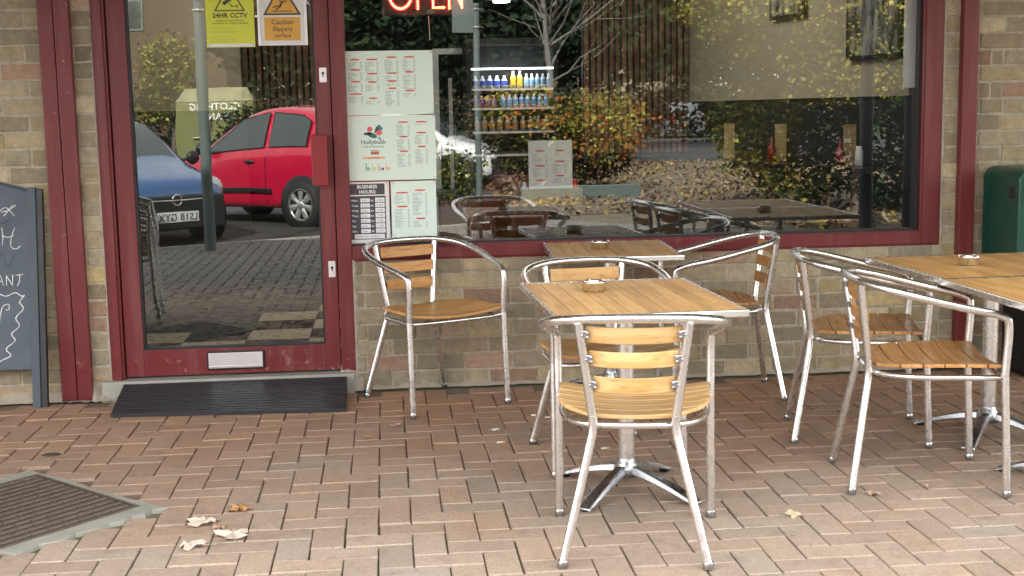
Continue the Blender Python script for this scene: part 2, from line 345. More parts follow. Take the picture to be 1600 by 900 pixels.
# ------------------------------------------------------------ cafe building
bld = thing('cafe_building', 'buff brick cafe front with dark red door, window frames and posts', 'building')
pal = [((.41, .35, .245), 6), ((.44, .37, .245), 5), ((.37, .325, .235), 6), ((.42, .335, .245), 3), ((.33, .30, .22), 4), ((.47, .41, .30), 4), ((.40, .275, .205), 1.3), ((.45, .37, .205), 2)]
def brick_region(mb, x0, x1, z0, z1, seed=0, ph=0.):
    rnd = random.Random(seed); row = 0; z = 0
    mb.box(x0, x1, .0042, .10, z0, z1, (.46, .425, .345))
    while z < z1-.01:
        za, zb = z+.005, z+.0753-.005
        if zb > z0:
            za2, zb2 = max(za, z0), min(zb, z1); off = ph+(.1125 if row % 2 else 0)+rnd.uniform(-.008, .008)
            x = x0-((x0-off) % .225)
            while x < x1:
                xa, xb = max(x+.005, x0), min(x+.22, x1)
                if xb-xa > .012 and zb2-za2 > .01:
                    parts = [(xa, xb)]
                    if rnd.random() < .07 and xb-xa > .15: parts = [(xa, xa+.1), (xa+.11, xb)]
                    for (pa, pb) in parts:
                        c = rnd.choices([p_[0] for p_ in pal], [p_[1] for p_ in pal])[0]; k = max(.6, rnd.gauss(.93, .13)); c = tuple(q_*k for q_ in c)
                        yj = rnd.gauss(0, .0014); J = lambda s=.0022: rnd.gauss(0, s); e = .0035
                        # tapering, slightly irregular face
                        cs = [(pa+J(), za2+J()), (pb+J(), za2+J()), (pb+J(), zb2+J()), (pa+J(), zb2+J())]
                        vs = [(p_[0], .006, p_[1]) for p_ in cs]+[(p_[0], yj+.003, p_[1]) for p_ in cs]
                        mid = [(p_[0]+(e if i in (0, 3) else -e), yj, p_[1]+(e if i < 2 else -e)) for i, p_ in enumerate(cs)]
                        vs += mid; fs = [(8, 9, 10, 11)]
                        for l in (0, 4):
                            for k2 in range(4): fs.append((l+k2, l+(k2+1) % 4, l+4+(k2+1) % 4, l+4+k2))
                        mb.add(vs, fs, c)
                x += .225
        z += .0753; row += 1
bw = MB()
brick_region(bw, -4.2, -1.45, 0, 2.25, 1, .03); brick_region(bw, -1.36, -1.262, 0, 2.25, 2, .0)
brick_region(bw, -.163, 2.612, 0, .592, 3, .005); brick_region(bw, 2.612, 2.70, 0, 2.25, 4, .02); brick_region(bw, 2.74, 5.2, 0, 2.25, 5, .09)
tag(bw.build('brickwork', M['brick'], bld), 'weathered buff stock bricks with pale mortar')
MB().box(-14, 14, .0, .3, 2.25, 6.2).box(-14, -4.2, 0, .3, -.05, 2.25).box(5.2, 14, 0, .3, -.05, 2.25).build('upper_wall', M['brick_far'], bld)
MB().box(-14, 14, .3, 9, 5.9, 6.1).build('roof', M['concrete'], bld)
MB().box(-6, 8, -3.3, -.002, 2.5, 2.62).build('canopy', M['concrete'], bld)
# red wall posts (two boards with a groove on the left one)
for xa, xb, zb in ((-1.48, -1.4135, .004), (-1.4105, -1.345, .004)):
    MB().box(xa, xb, -.035, .0065, zb, 2.5).build('red_post_board', M['red'], bld, bevel=.004)
MB().box(2.687, 2.762, -.045, .0055, .004, 2.5).build('red_post_board', M['red'], bld, bevel=.004)
# mortar fillets at the foot of the wall
mf = MB(); rnd = random.Random(4)
def fillet(x0, x1, w=.035, h=.03, n=40):
    P = []
    for i in range(n+1):
        x = x0+(x1-x0)*i/n; P.append((x, w*rnd.uniform(.5, 1.1), h*rnd.uniform(.4, 1.15)))
    vs = []
    for x, ww, hh in P: vs += [(x, -ww, .0), (x, -ww*.45, hh*.5), (x, .004, hh)]
    fs = []
    for i in range(n):
        for k in range(2): a = i*3+k; fs.append((a, a+3, a+4, a+1))
    mf.add(vs, fs, (1, 1, 1), True)
fillet(-.16, 2.68, .03, .022, 90); fillet(-4.2, -1.48, .05, .04, 60); fillet(-1.345, -1.2, .075, .07, 14); fillet(-1.48, -1.34, .07, .004, 10); fillet(-.24, -.13, .05, .1, 10); fillet(2.77, 5, .03, .03, 30)
def vsmear(x0, x1, z0, z1, n=46):
    P = [(x0+(x1-x0)*rnd.uniform(.25, 1.1), z0+(z1-z0)*i/n) for i in range(n+1)]; vs = []
    for w_, z in P: vs += [(x0, -.001, z), ((x0+w_)/2, -.0045*rnd.uniform(.3, 1.2), z), (w_, .003, z)]
    mf.add(vs, [(i*3+k, i*3+k+1, i*3+k+4, i*3+k+3) for i in range(n) for k in range(2)], (1, 1, 1), True)
vsmear(-.163, -.138, .03, .60); vsmear(2.612, 2.632, .0, 2.2, 120); vsmear(-1.262, -1.275, .05, 2.2, 130)
mf.build('mortar_fillet', M['mortar'], bld)
MB().box(-1.30, -.17, -.045, .3, -.02, .083).build('doorstep', M['concrete'], bld, bevel=.006)
# door surround
fr = MB(); fr.box(-1.262, -1.203, .0, .10, .072, 2.2).box(-1.246, -1.214, -.012, .0, .072, 2.2); fr.box(-.228, -.163, -.002, .10, .09, 2.2).box(-1.203, -.228, .0, .10, 2.1, 2.2)
fr.build('door_frame', M['red'], bld, bevel=.003)
dl = MB(); dl.box(-1.198, -1.117, .012, .07, .093, 2.08).box(-.298, -.232, .012, .07, .093, 2.08).box(-1.117, -.298, .0125, .0695, .093, .213).box(-1.117, -.298, .0125, .0695, 1.98, 2.08)
door = dl.build('door', M['red'], bld, bevel=.0025)
gk = MB(); g_ = .008
for x0, x1, z0, z1 in ((-1.117, -1.117+g_, .213, 1.98), (-.298-g_, -.298, .213, 1.98), (-1.117+g_, -.298-g_, .213, .213+g_), (-1.117+g_, -.298-g_, 1.98-g_, 1.98)): gk.box(x0, x1, .018, .06, z0, z1)
gk.build('gasket', M['gasket'], door)
MB().box(-1.112, -.303, .040, .045, .217, 1.975).build('door_glass', M['glass'], door)
MB().box(-.325, -.254, -.075, -.055, .945, 1.172).box(-.285, -.254, -.055, .013, .95, 1.168).build('pull_handle', M['red_handle'], door, bevel=.004)
for z0, z1, xo in ((1.401, 1.469, -.264), (.522, .598, -.2555)):
    MB().box(xo-.0165, xo+.0165, .004, .0125, z0, z1).build('lock_plate', M['silver_plate'], door, bevel=.003)
    MB().lathe([(.0, -.003), (.006, -.003), (.0065, .002)], (xo, .004, (z0+z1)/2+.008), 16, axis='y').box(xo-.002, xo+.002, -.002, .004, (z0+z1)/2-.008, (z0+z1)/2+.004).build('key_cylinder', M['iron_dark'], door)
MB().box(-.838, -.576, .003, .0125, .112, .200).build('letter_box_surround', M['black'], door, bevel=.004)
MB().box(-.829, -.585, -.004, .0035, .121, .192).box(-.829, -.585, -.008, -.004, .126, .134).build('letter_flap', M['silver_plate'], door, bevel=.003)
# window
wf = MB()
wf.box(-.163, 2.612, .0, .10, .592, .664).box(-.163, 2.612, .0, .10, 2.16, 2.25).box(2.512, 2.612, -.001, .101, .664, 2.16)
wf.box(-.2275, -.187, .002, .099, .664, 2.2)
wf.box(2.522, 2.60, -.008, -.001, .6, 2.2).box(-.16, 2.522, -.008, 0, .60, .655)
win = wf.build('window_frame', M['red'], bld, bevel=.004)
gk = MB()
for x0, x1, z0, z1 in ((-.187, -.178, .664, 2.16), (2.502, 2.512, .664, 2.16), (-.178, 2.502, .664, .671), (-.178, 2.502, 2.15, 2.16)): gk.box(x0, x1, .02, .09, z0, z1)
gk.build('gasket', M['gasket'], win)
MB().box(-.182, 2.506, .060, .066, .668, 2.155).build('window_glass', M['glass'], win)
# interior shell
fl = MB(); T = .33
for i in range(-9, 13):
    for j in range(0, 20):
        c = (.66, .56, .40) if (i+j) % 2 else (.018, .018, .02)
        x0 = -1.09+i*T; y0 = .31+j*T if j else .31
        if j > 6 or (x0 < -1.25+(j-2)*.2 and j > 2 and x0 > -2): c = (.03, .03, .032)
        fl.box(x0+.002, x0+T-.002, y0+.002, y0+T-.002, -.01, .086, c)
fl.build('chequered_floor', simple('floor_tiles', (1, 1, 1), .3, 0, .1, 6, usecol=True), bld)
MB().box(-4, 4.2, 5.2, 5.3, 0, 2.6).box(-4, -3.9, .3, 5.2, 0, 2.6).box(4.1, 4.2, .3, 5.2, 0, 2.6).build('interior_wall', M['dark_wall'], bld)
MB().box(-4, 4.2, .3, 5.3, 2.5, 2.6).build('interior_ceiling', M['dark_wall'], bld)
def wallseg(a, b_, z0, z1, th, mat, name):
    a, b_ = Vector((*a, 0)), Vector((*b_, 0)); d = (b_-a); L = d.length; ang = math.atan2(d.y, d.x)
    Mx = Matrix.Translation(a) @ Matrix.Rotation(ang, 4, 'Z'); return MB().box(0, L, 0, th, z0, z1, M=Mx).build(name, mat, bld)
wallseg((1.967, 2.5), (2.515, .17), 1.30, 2.5, .05, M['cream'], 'cream_wall')
wallseg((1.975, 2.52), (2.53, .17), .09, 1.297, .05, M['dado'], 'dado')
MB().box(2.455, 2.506, .0675, .10, 1.335, 2.15).build('white_trim', M['plastic_white'], bld, bevel=.002)
wallseg((-2.35, 2.0), (-.93, 3.2), 1.30, 2.5, .05, M['cream'], 'cream_wall')
wallseg((-2.35, 2.02), (-.93, 3.22), .09, 1.297, .05, M['dado'], 'dado')
sl_ = MB()
for k in range(17):
    x = 1.286+k*.0405; sl_.box(x, x+.026, 2.46, 2.5, .98, 2.5, (1, 1, 1) if k % 3 else (1.3, 1.25, 1.2))
sl_.build('timber_slat_cladding', M['wood_dark'], bld); MB().box(1.28, 1.97, 2.5, 2.56, .98, 2.5).build('cladding_backing', M['dado'], bld)
sl_ = MB()
for k in range(14):
    x = -.93+k*.045; sl_.box(x, x+.028, 3.16, 3.2, 1.3, 2.5)
sl_.build('timber_slat_cladding', M['wood_dark'], bld); MB().box(-.94, -.3, 3.2, 3.26, 1.3, 2.5).build('cladding_backing', M['dado'], bld)
MB().box(.36, .40, 3.56, 3.62, .09, 1.67).box(.36, .64, 3.56, 3.62, 1.67, 1.71).box(.465, .49, 3.5, 3.56, .3, 1.5).build('pale_door_frame', M['plastic_white'], bld)
MB().lathe([(0, 0), (.05, 0), (.055, -.006), (.055, .01)], (.81, 3, 1.99), 20).build('downlight', emit('lit_downlight', (1, .93, .8), 6), bld)
MB().box(.7, .92, 2.9, 3.1, 2.0, 2.04).build('lamp_bulkhead', M['dark_wall'], bld)
wallledge = wallseg((1.93, 2.4), (2.44, .25), .93, .95, -.12, M['table_dark'], 'wall_ledge')

# ------------------------------------------------------------ aluminium bistro chair
def back_y(x): return -.238+.42*x*x                        # plan curve of the back rail
def make_chair(label, group):
    t = thing('bistro_chair', label, 'chair', group=group)
    R = .0132
    # bent arm rail: one tube from front leg to front leg
    half = [(.232, .205, .40), (.234, .212, .555), (.240, .185, .592), (.258, .06, .622), (.263, -.06, .652), (.238, -.165, .678), (.165, -.228, .693), (.08, -.252, .698)]
    P = [(-x, y, z) for x, y, z in half]+[(0, -.257, .699)]+[(x, y, z) for x, y, z in half[::-1]]
    MB().tube(smooth_path(P, 7), R, 14).build('arm_rail', M['alu'], t)
    for s in (-1, 1):
        fl_ = MB().tube([(s*.235, .222, .012), (s*.232, .205, .402)], R, 14).build('leg', M['alu'], t)
        MB().lathe([(0, 0), (.0135, 0), (.0148, .004), (.0148, .02), (.013, .024)], (s*.235, .222, 0), 16).build('foot_cap', M['alu_cast'], fl_)
        rl = MB().tube(rounded([(s*.200, -.262, .012), (s*.112, -.198, .385), (s*.116, -.201, .42)], .03), R, 14).build('leg', M['alu'], t)
        MB().lathe([(0, 0), (.0135, 0), (.0148, .004), (.0148, .02), (.013, .024)], (s*.2, -.262, 0), 16).build('foot_cap', M['alu_cast'], rl)
        MB().tube([(s*.116, -.201, .42), (s*.151, -.236, .684)], R*.96, 14).build('back_post', M['alu'], t)
        MB().tube([(s*.236, .203, .392), (s*.204, .185, .388)], .009, 10).build('weld_stub', M['alu'], t); MB().tube([(s*.114, -.199, .392), (s*.085, -.18, .388)], .009, 10).build('weld_stub', M['alu'], t)
    # seat ring
    ring = [(.208, .185), (.212, .08), (.205, -.04), (.17, -.13), (.11, -.178), (0, -.19), (-.11, -.178), (-.17, -.13), (-.205, -.04), (-.212, .08), (-.208, .185), (-.12, .203), (0, .208), (.12, .203)]
    MB().tube(smooth_path([(x, y, .388) for x, y in ring], 4, True), .0095, 10, closed=True).build('seat_ring', M['alu'], t)
    # seat: six slats following the rounded outline, gently dished
    def hw(y): return min(.222, .218*math.sqrt(max(.02, 1-max(0, (-y-.02)/.185)**2.2))) if y < -.02 else .222
    st = MB(); ys = [-.178, -.113, -.046, .021, .088, .155, .215]; rs = random.Random(3)
    def zz(x, y): return .402+.020*(abs(x)/.22)**2+.006*max(0, y-.12)*-10*.4
    for k in range(6):
        y0, y1 = ys[k]+.0025, ys[k+1]-.0025; c = rs.uniform(.86, 1.08); n = 12; top = []; bot = []
        for i in range(n+1):
            u = -1+2*i/n
            for yy in (y0, y1):
                x = u*hw(yy); top.append((x, yy, zz(x, yy)+.012)); bot.append((x, yy, zz(x, yy)))
        vs = top+bot; m_ = len(top); fs = []
        for i in range(n):
            a = 2*i; fs += [(a, a+2, a+3, a+1), (m_+a, m_+a+1, m_+a+3, m_+a+2), (a, m_+a, m_+a+2, a+2), (a+1, a+3, m_+a+3, m_+a+1)]
        fs += [(0, 1, m_+1, m_), (2*n, m_+2*n, m_+2*n+1, 2*n+1)]; st.add(vs, fs, (c, c, c))
    st.build('seat', M['wood_x'], t, bevel=.0022)
    # three curved back slats with brackets
    for k, (z0, h) in enumerate(((.628, .047), (.560, .045), (.486, .046))):
        f_ = (z0+h/2-.42)/.264; hwid = .116+.035*f_-.014; yb = -.201-.035*f_
        n = 12; vs = []; fs = []; c = rs.uniform(.88, 1.08)
        for i in range(n+1):
            x = -hwid+2*hwid*i/n; bow = -.022*(1-(x/hwid)**2)
            for (dy, z) in ((0.0, z0), (.010, z0), (.010, z0+h), (0., z0+h)):
                sag = -.004*(1-(x/hwid)**2) if True else 0
                vs.append((x, yb+.012+bow+dy-(z-z0)*.12, z+sag))
        for i in range(n):
            a = 4*i
            for q_ in range(4): fs.append((a+q_, a+(q_+1) % 4, a+4+(q_+1) % 4, a+4+q_))
        fs += [(0, 3, 2, 1), (4*n, 4*n+1, 4*n+2, 4*n+3)]
        sl = MB().add(vs, fs, (c, c, c)).build('back_slat', M['wood_x'], t, bevel=.003)
        for s in (-1, 1):
            b_ = MB(); xx = s*(hwid+.002); zc = z0+h/2
            b_.box(xx-.015, xx+.012, yb-.008, yb+.006, zc-.012, zc+.012)
            for dz in (-.006, .006): b_.lathe([(0, -.004), (.004, -.003), (.005, 0)], (xx-s*.009, yb-.009, zc+dz), 10, axis='y')
            b_.lathe([(0, -.004), (.004, -.003), (.005, 0)], (xx+s*.006, yb-.009, zc), 10, axis='y')
            b_.build('bracket', M['alu_cast'], sl, bevel=.003)
    return t
G = 'aluminium bistro chairs with wooden slats'
ch = make_chair('aluminium bistro chair nearest the camera, back turned, at the front square table', G)
ch.location = (.700, -2.345, 0); ch.rotation_euler = (0, 0, math.radians(-10.5))
dup(ch, (.187, -.345, 0), math.radians(208), 'aluminium bistro chair standing free against the brick wall right of the door', G, (.90, .74, .60))
dup(ch, (1.775, -1.850, 0), math.radians(-100), 'aluminium bistro chair at the right table, the nearer of the two facing right', G, (.84, .69, .60))
dup(ch, (1.800, -1.195, 0), math.radians(-103.5), 'aluminium bistro chair at the right table, the one further back near the wall', G, (.80, .66, .58))
dup(ch, (1.435, -.372, 0), math.radians(86), 'aluminium bistro chair facing left beside the small wall table', G, (.74, .58, .52))
dup(ch, (.757, -1.405, 0), math.radians(187), 'aluminium bistro chair between the two middle tables, tucked under the front one', G, (.92, .84, .76))
for k in range(4):
    c_ = dup(ch, (-1.66, -2.34+.045*k, .0+.05*k), math.radians(-97), 'aluminium chair in the nested stack mirrored at the left edge of the door glass', 'stacked aluminium chairs')

# ------------------------------------------------------------ tables
def make_table(label, wx, wy, nb=10, group='square slatted cafe tables', base_rot=0):
    t = thing('cafe_table', label, 'table', group=group); H = .655; rs = random.Random(9)
    tp = MB(); e = .010; w = (wx-2*e)/nb
    for k in range(nb):
        x0 = -wx/2+e+k*w; c = rs.uniform(.85, 1.1); tp.box(x0+.0009, x0+w-.0009, -wy/2+e, wy/2-e, H-.018, H+rs.uniform(-.0004, .0004), (c, c*rs.uniform(.97, 1.02), c))
    tp.build('tabletop', M['wood_y'], t, bevel=.0012, seg=1)
    rm = MB(); prof = lambda a, b_: rm.tube([a, b_], .0095, 10)
    for s in (-1, 1):
        rm.box(-wx/2, wx/2, s*wy/2-(e if s > 0 else 0), s*wy/2+(0 if s > 0 else e), H-.022, H+.0015)
        rm.box(s*wx/2-(e if s > 0 else 0), s*wx/2+(0 if s > 0 else e), -wy/2+e, wy/2-e, H-.022, H+.0015)
    rm.build('rim', M['alu'], t, bevel=.004, seg=3)
    MB().box(-wx/2+.011, wx/2-.011, -wy/2+.011, wy/2-.011, H-.022, H-.0185).build('underside_board', M['dado'], t)
    MB().lathe([(.0275, .075), (.028, .09), (.028, H-.03)], seg=24).build('pole', M['alu'], t)
    MB().lathe([(.0, .052), (.04, .052), (.043, .065), (.042, .085), (.031, .1), (.0282, .112)], seg=24).build('hub', M['alu_cast'], t)
    MB().box(-.11, .11, -.11, .11, H-.028, H-.0225).box(-.2, .2, -.016, .016, H-.034, H-.0285).box(-.016, .016, -.2, .2, H-.0345, H-.029).build('support_plate', M['alu_cast'], t)
    for k in range(4):
        a = math.radians(45+90*k+base_rot); d = Vector((math.cos(a)*.92, math.sin(a)*1.08, 0)); d.normalize(); n = Vector((-d.y, d.x, 0))
        secs = []; L = .29
        for i in range(9):
            u = i/8; r = .02+u*(L-.02); zt = .092-.078*u**1.35; hh = .030-.017*u; ww = .021+.006*u
            c = d*r
            secs += [c+n*ww*.75+Vector((0, 0, zt)), c-n*ww*.75+Vector((0, 0, zt)), c-n*ww+Vector((0, 0, max(zt-hh, .004))), c+n*ww+Vector((0, 0, max(zt-hh, .004)))]
        fs = []
        for i in range(8):
            q = 4*i
            for k2 in range(4): fs.append((q+k2, q+(k2+1) % 4, q+4+(k2+1) % 4, q+4+k2))
        fs += [(0, 3, 2, 1), (32, 33, 34, 35)]
        lg = MB().add(secs, fs, (1, 1, 1), False).build('base_leg', M['alu_cast'], t, bevel=.004, seg=2, angle=25)
        MB().lathe([(0, 0), (.016, 0), (.016, .006)], tuple(d*(L-.02)), 12).build('foot', M['black'], lg)
    return t
def place(t, x, y, rz): t.location = (x, y, 0); t.rotation_euler = (0, 0, math.radians(rz))
t1 = make_table('square slatted table in front, its steel ashtray at the back left of the top', .595, .80); place(t1, .768, -1.835, 1.5)
t2 = make_table('smaller slatted table pushed against the wall under the window', .545, .69); place(t2, .968, -.345, -3)
t3 = make_table('slatted table at the right against the green bin, with an ashtray', .72, .70, 12); place(t3, 2.262, -1.312, 2)
dup(t3, (2.262, -2.02, 0), math.radians(0), 'slatted table nearest the right edge, pushed against the one behind it', 'square slatted cafe tables')
def ashtray(label, x, y, z=.6565, rz=0.):
    prof = [(0, 0), (.036, 0), (.039, .003), (.039, .026), (.0415, .029), (.0395, .0335), (.0355, .034), (.034, .027), (.033, .006), (0, .004)]
    o = MB(); o.lathe(prof, seg=32)
    for k in range(4):
        a = rz+k*PI/2; o.box(.030, .043, -.004, .004, .0335, .0355, M=Matrix.Rotation(a, 4, 'Z'))
    ob = o.build('ashtray', M['chrome']); ob.location = (x, y, z); tag(ob, label, 'ashtray', 'round steel ashtrays'); return ob
ashtray('round steel ashtray on the front square table', .687, -1.700, rz=.4)
ashtray('round steel ashtray on the small table under the window', .925, -.345, rz=.2)
ashtray('round steel ashtray on the right hand table beside the green bin', 2.172, -1.305, rz=.6)

# ------------------------------------------------------------ doormat (ribbed rubber ramp)
mt = MB(); A = [Vector(p) for p in ((-1.194, -.402, .012), (-.198, -.485, .012), (-.206, -.050, .070), (-1.20, -.050, .070))]
n = 13
for k in range(n):
    u0, u1 = k/n, (k+1)/n; um = u0+(u1-u0)*.62
    L = lambda a, b_, u: a+(b_-a)*u
    l0, r0 = L(A[0], A[3], u0), L(A[1], A[2], u0); l1, r1 = L(A[0], A[3], um), L(A[1], A[2], um); l2, r2_ = L(A[0], A[3], u1), L(A[1], A[2], u1)
    z = Vector((0, 0, .0055))
    mt.quad(l0+z, r0+z, r1+z, l1+z); mt.quad(l1+z, r1+z, r1, l1); mt.quad(l1, r1, r2_, l2)
    if k < n-1: mt.quad(l2, r2_, r2_+z, l2+z)
b0, b1 = Vector((A[0].x, A[0].y, .001)), Vector((A[1].x, A[1].y, .001)); mt.quad(b0, b1, A[1]+z, A[0]+z)
for a_, b_ in ((A[0], A[3]), (A[1], A[2])): mt.quad(a_+z, b_+z, Vector((b_.x, b_.y, .001)), Vector((a_.x, a_.y, .001)))
tag(mt.build('rubber_ramp', M['rubber']), 'black ribbed rubber threshold ramp lying in front of the door', 'door ramp')

# ------------------------------------------------------------ manhole cover in its concrete surround
mh = thing('manhole_cover', 'square iron manhole cover set diagonally in pale concrete, lower left', 'manhole cover')
rs = random.Random(12); ring = []
for k in range(4):
    a = Vector(mh_out[k]); b_ = Vector(mh_out[(k+1) % 4]); nn = Vector((b_.y-a.y, a.x-b_.x)).normalized()
    for i in range(14): ring.append(a+(b_-a)*(i/14)+nn*rs.uniform(-.012, .010)*(1 if i else 2)+nn*.012)
cc = sum(ring, Vector((0, 0)))/len(ring)
MB().prism([(p.x, p.y) for p in ring], -.02, .0055, fn=lambda x, y, z: (x, z, y)).build('concrete_surround', M['concrete'], mh)
a, b_, c = Vector((-1.271, -1.318)), Vector((-.829, -1.783)), Vector((-1.165, -2.168)); d = a+c-b_
mcs = [a, b_, c, d]
MB().prism([(p.x, p.y) for p in mcs], .0, .0075, fn=lambda x, y, z: (x, z, y)).build('cover_frame', M['iron'], mh)
cen = sum(mcs, Vector((0, 0)))/4; inn = [cen+(p-cen)*.955 for p in mcs]
MB().prism([(p.x, p.y) for p in inn], .0, .0085, fn=lambda x, y, z: (x, z, y)).build('cover_plate', M['iron_dark'], mh)
tr_ = MB(); U = inn[1]-inn[2]; V = inn[2]-inn[3]; U = inn[1]-inn[2]; V = inn[0]-inn[1]; Lu, Lv = U.length, V.length; U.normalize(); V.normalize(); o0 = inn[2]
nu, nv = 8, 14
for j in range(nv):
    for i in range(nu):
        cu = (i+.5+(.33 if j % 2 else 0))*Lu/(nu+.4); cv = (j+.5)*Lv/nv
        if cu > Lu-.02: continue
        for (hu, hv, ou) in ((.0215, .0092, 0), (.0045, .0125, Lu/(nu+.4)/2+.001)):
            c0 = o0+U*(cu+ou)+V*cv
            if (cu+ou+hu) > Lu-.003: continue
            p = [c0+U*sx*hu+V*sy*hv for sx, sy in ((-1, -1), (1, -1), (1, 1), (-1, 1))]; zt = .0118 if ou == 0 else .0112
            tr_.add([(q_.x, q_.y, .0084) for q_ in p]+[(c0.x+(q_.x-c0.x)*.9, c0.y+(q_.y-c0.y)*.9, zt) for q_ in p], [(4, 5, 6, 7), (0, 1, 5, 4), (1, 2, 6, 5), (2, 3, 7, 6), (3, 0, 4, 7)])
tr_.build('tread_pattern', M['iron'], mh)

# ------------------------------------------------------------ chalkboard
ab = thing('chalkboard', 'grey chalkboard sign with chalk writing leaning by the red post at left', 'chalkboard', (-1.545, -.150, 0))
ab.rotation_euler = (math.radians(-8), 0, math.radians(-2))
MB().box(-.036, .0, .0, .035, 0, .975).build('frame_post', M['aframe'], ab, bevel=.003)
MB().box(-.0, .028, .006, .034, .0, .968).build('post_shade_strip', M['black'], ab, bevel=.003)  # black strip put in for the shaded side face of the post
MB().box(-.98, -.944, .0, .035, 0, .975).build('frame_post', M['aframe'], ab, bevel=.003)
pts = [(-.944, .172), (-.036, .172), (-.036, .958)]
for k in range(1, 12): u = k/12; pts.append((-.036-.908*u, .958+.085*math.sin(PI*u)))
pts.append((-.944, .958)); MB().prism(pts, .006, .028).build('slate_board', M['slate'], ab, bevel=.001)
tc_ = [(x, 0.004, z+.0045) for x, z in [pts[2]]+pts[3:]]
MB().tube(tc_, .006, 8).build('top_edge', M['aframe'], ab)
# chalk strokes, metres left of the post and above the ground
ck = MB()
def stroke(P, r=.0022): ck.tube(smooth_path([(x, .0055, z) for x, z in P], 4), [r*random.uniform(.6, 1.15) for _ in range((len(P)-1)*4+1)], 6)
stroke([(-.168, .862), (-.135, .888), (-.112, .872), (-.094, .85)]); stroke([(-.15, .868), (-.118, .876), (-.088, .898)]); stroke([(-.14, .85), (-.12, .875), (-.1, .90)])
stroke([(-.150, .72), (-.146, .76), (-.15, .80)]); stroke([(-.150, .765), (-.125, .757), (-.10, .765)]); stroke([(-.094, .80), (-.110, .755), (-.112, .715), (-.09, .705), (-.072, .718)])
for dx, ch_ in ((-.165, 'A'), (-.128, 'N'), (-.082, 'T')):
    if ch_ == 'A': stroke([(dx-.012, .545), (dx+.002, .59), (dx+.016, .545)]); stroke([(dx-.006, .563), (dx+.012, .563)])
    if ch_ == 'N': stroke([(dx-.008, .545), (dx-.008, .588)]); stroke([(dx-.008, .588), (dx+.018, .545)]); stroke([(dx+.018, .545), (dx+.02, .592)])
    if ch_ == 'T': stroke([(dx-.014, .588), (dx+.018, .592)]); stroke([(dx+.004, .59), (dx+.002, .56), (dx-.008, .542)])
wv = [(-.3, .50), (-.26, .512), (-.22, .497), (-.18, .512), (-.14, .497), (-.10, .512), (-.073, .496), (-.06, .498), (-.082, .47), (-.066, .44), (-.10, .40), (-.085, .365), (-.12, .33), (-.105, .30), (-.145, .265), (-.125, .235), (-.165, .215), (-.19, .198), (-.25, .205), (-.3, .195)]
stroke(wv, .0026); stroke([(-.20, .43), (-.195, .36), (-.18, .35), (-.168, .40), (-.156, .45), (-.13, .462), (-.128, .44), (-.142, .437)], .0024)
stroke([(-.21, .32), (-.19, .35), (-.18, .33)])
ck.build('chalk_writing', M['chalk'], ab)
sm = MB()
for P in ([(-.17, .64), (-.15, .69), (-.13, .62), (-.10, .68)], [(-.2, .83), (-.15, .82), (-.11, .84)], [(-.19, .79), (-.16, .82), (-.12, .81)]):
    sm.tube(smooth_path([(x, .0062, z) for x, z in P], 4), .0018, 5)
sm.build('faded_writing', M['aframe'], ab)

# ------------------------------------------------------------ green litter bin
gb = thing('litter_bin', 'dark green plastic litter bin with rounded hood against the wall', 'bin', (2.805, -.30, 0))
def rrect(w, h, r, n=6):
    P = []
    for cx_, cz_, a0 in ((w-r, r, -90), (w-r, h-r, 0), (r, h-r, 90), (r, r, 180)):
        for k in range(n+1): a = math.radians(a0+90*k/n); P.append((cx_+r*math.cos(a), cz_+r*math.sin(a)))
    return P
MB().prism([(x, z+.36) for x, z in rrect(.5, .605, .055)], -.10, .27).build('bin_body', M['green'], gb, bevel=.012, seg=3)
MB().prism([(x+.03, z+.80) for x, z in rrect(.44, .12, .03)], -.112, -.098).build('hood_rib', M['green'], gb, bevel=.006)
MB().box(-.004, .012, -.075, -.01, .83, .885).build('side_slot', M['black'], gb, bevel=.004)
MB().box(.10, .42, -.06, .24, .0, .37).build('pedestal', M['black'], gb, bevel=.01)

# ------------------------------------------------------------ fallen leaves, cigarette ends
def leaf_mesh(size, col, seed, curl=.3):
    rs = random.Random(seed); P = []; n = 22
    for k in range(n):
        a = 2*PI*k/n; lobes = 1+.33*math.cos(5*a)+.12*math.cos(10*a)+rs.uniform(-.13, .13)
        r = size*.5*lobes*(1 if k else .5); P.append((r*math.cos(a), r*math.sin(a)*.8, abs(rs.gauss(0, curl*size*.30))+.002))
    mb = MB(); vs = [(0, 0, size*curl*.3+.002)]
    mid = [(x*.55, y*.55, z*.6+size*curl*.1+rs.gauss(0, size*.03)+.003) for x, y, z in P]
    vs += mid+P; fs = []
    for k in range(n): k2 = (k+1) % n; fs += [(0, 1+k, 1+k2), (1+k, 1+n+k, 1+n+k2, 1+k2)]
    mb.add(vs, fs, col); mb.tube([(-size*.2, 0, .004), (-size*.6, size*.1, .006), (-size*.85, size*.03, .003)], .0012, 5, col=[c*.6 for c in col]); return mb
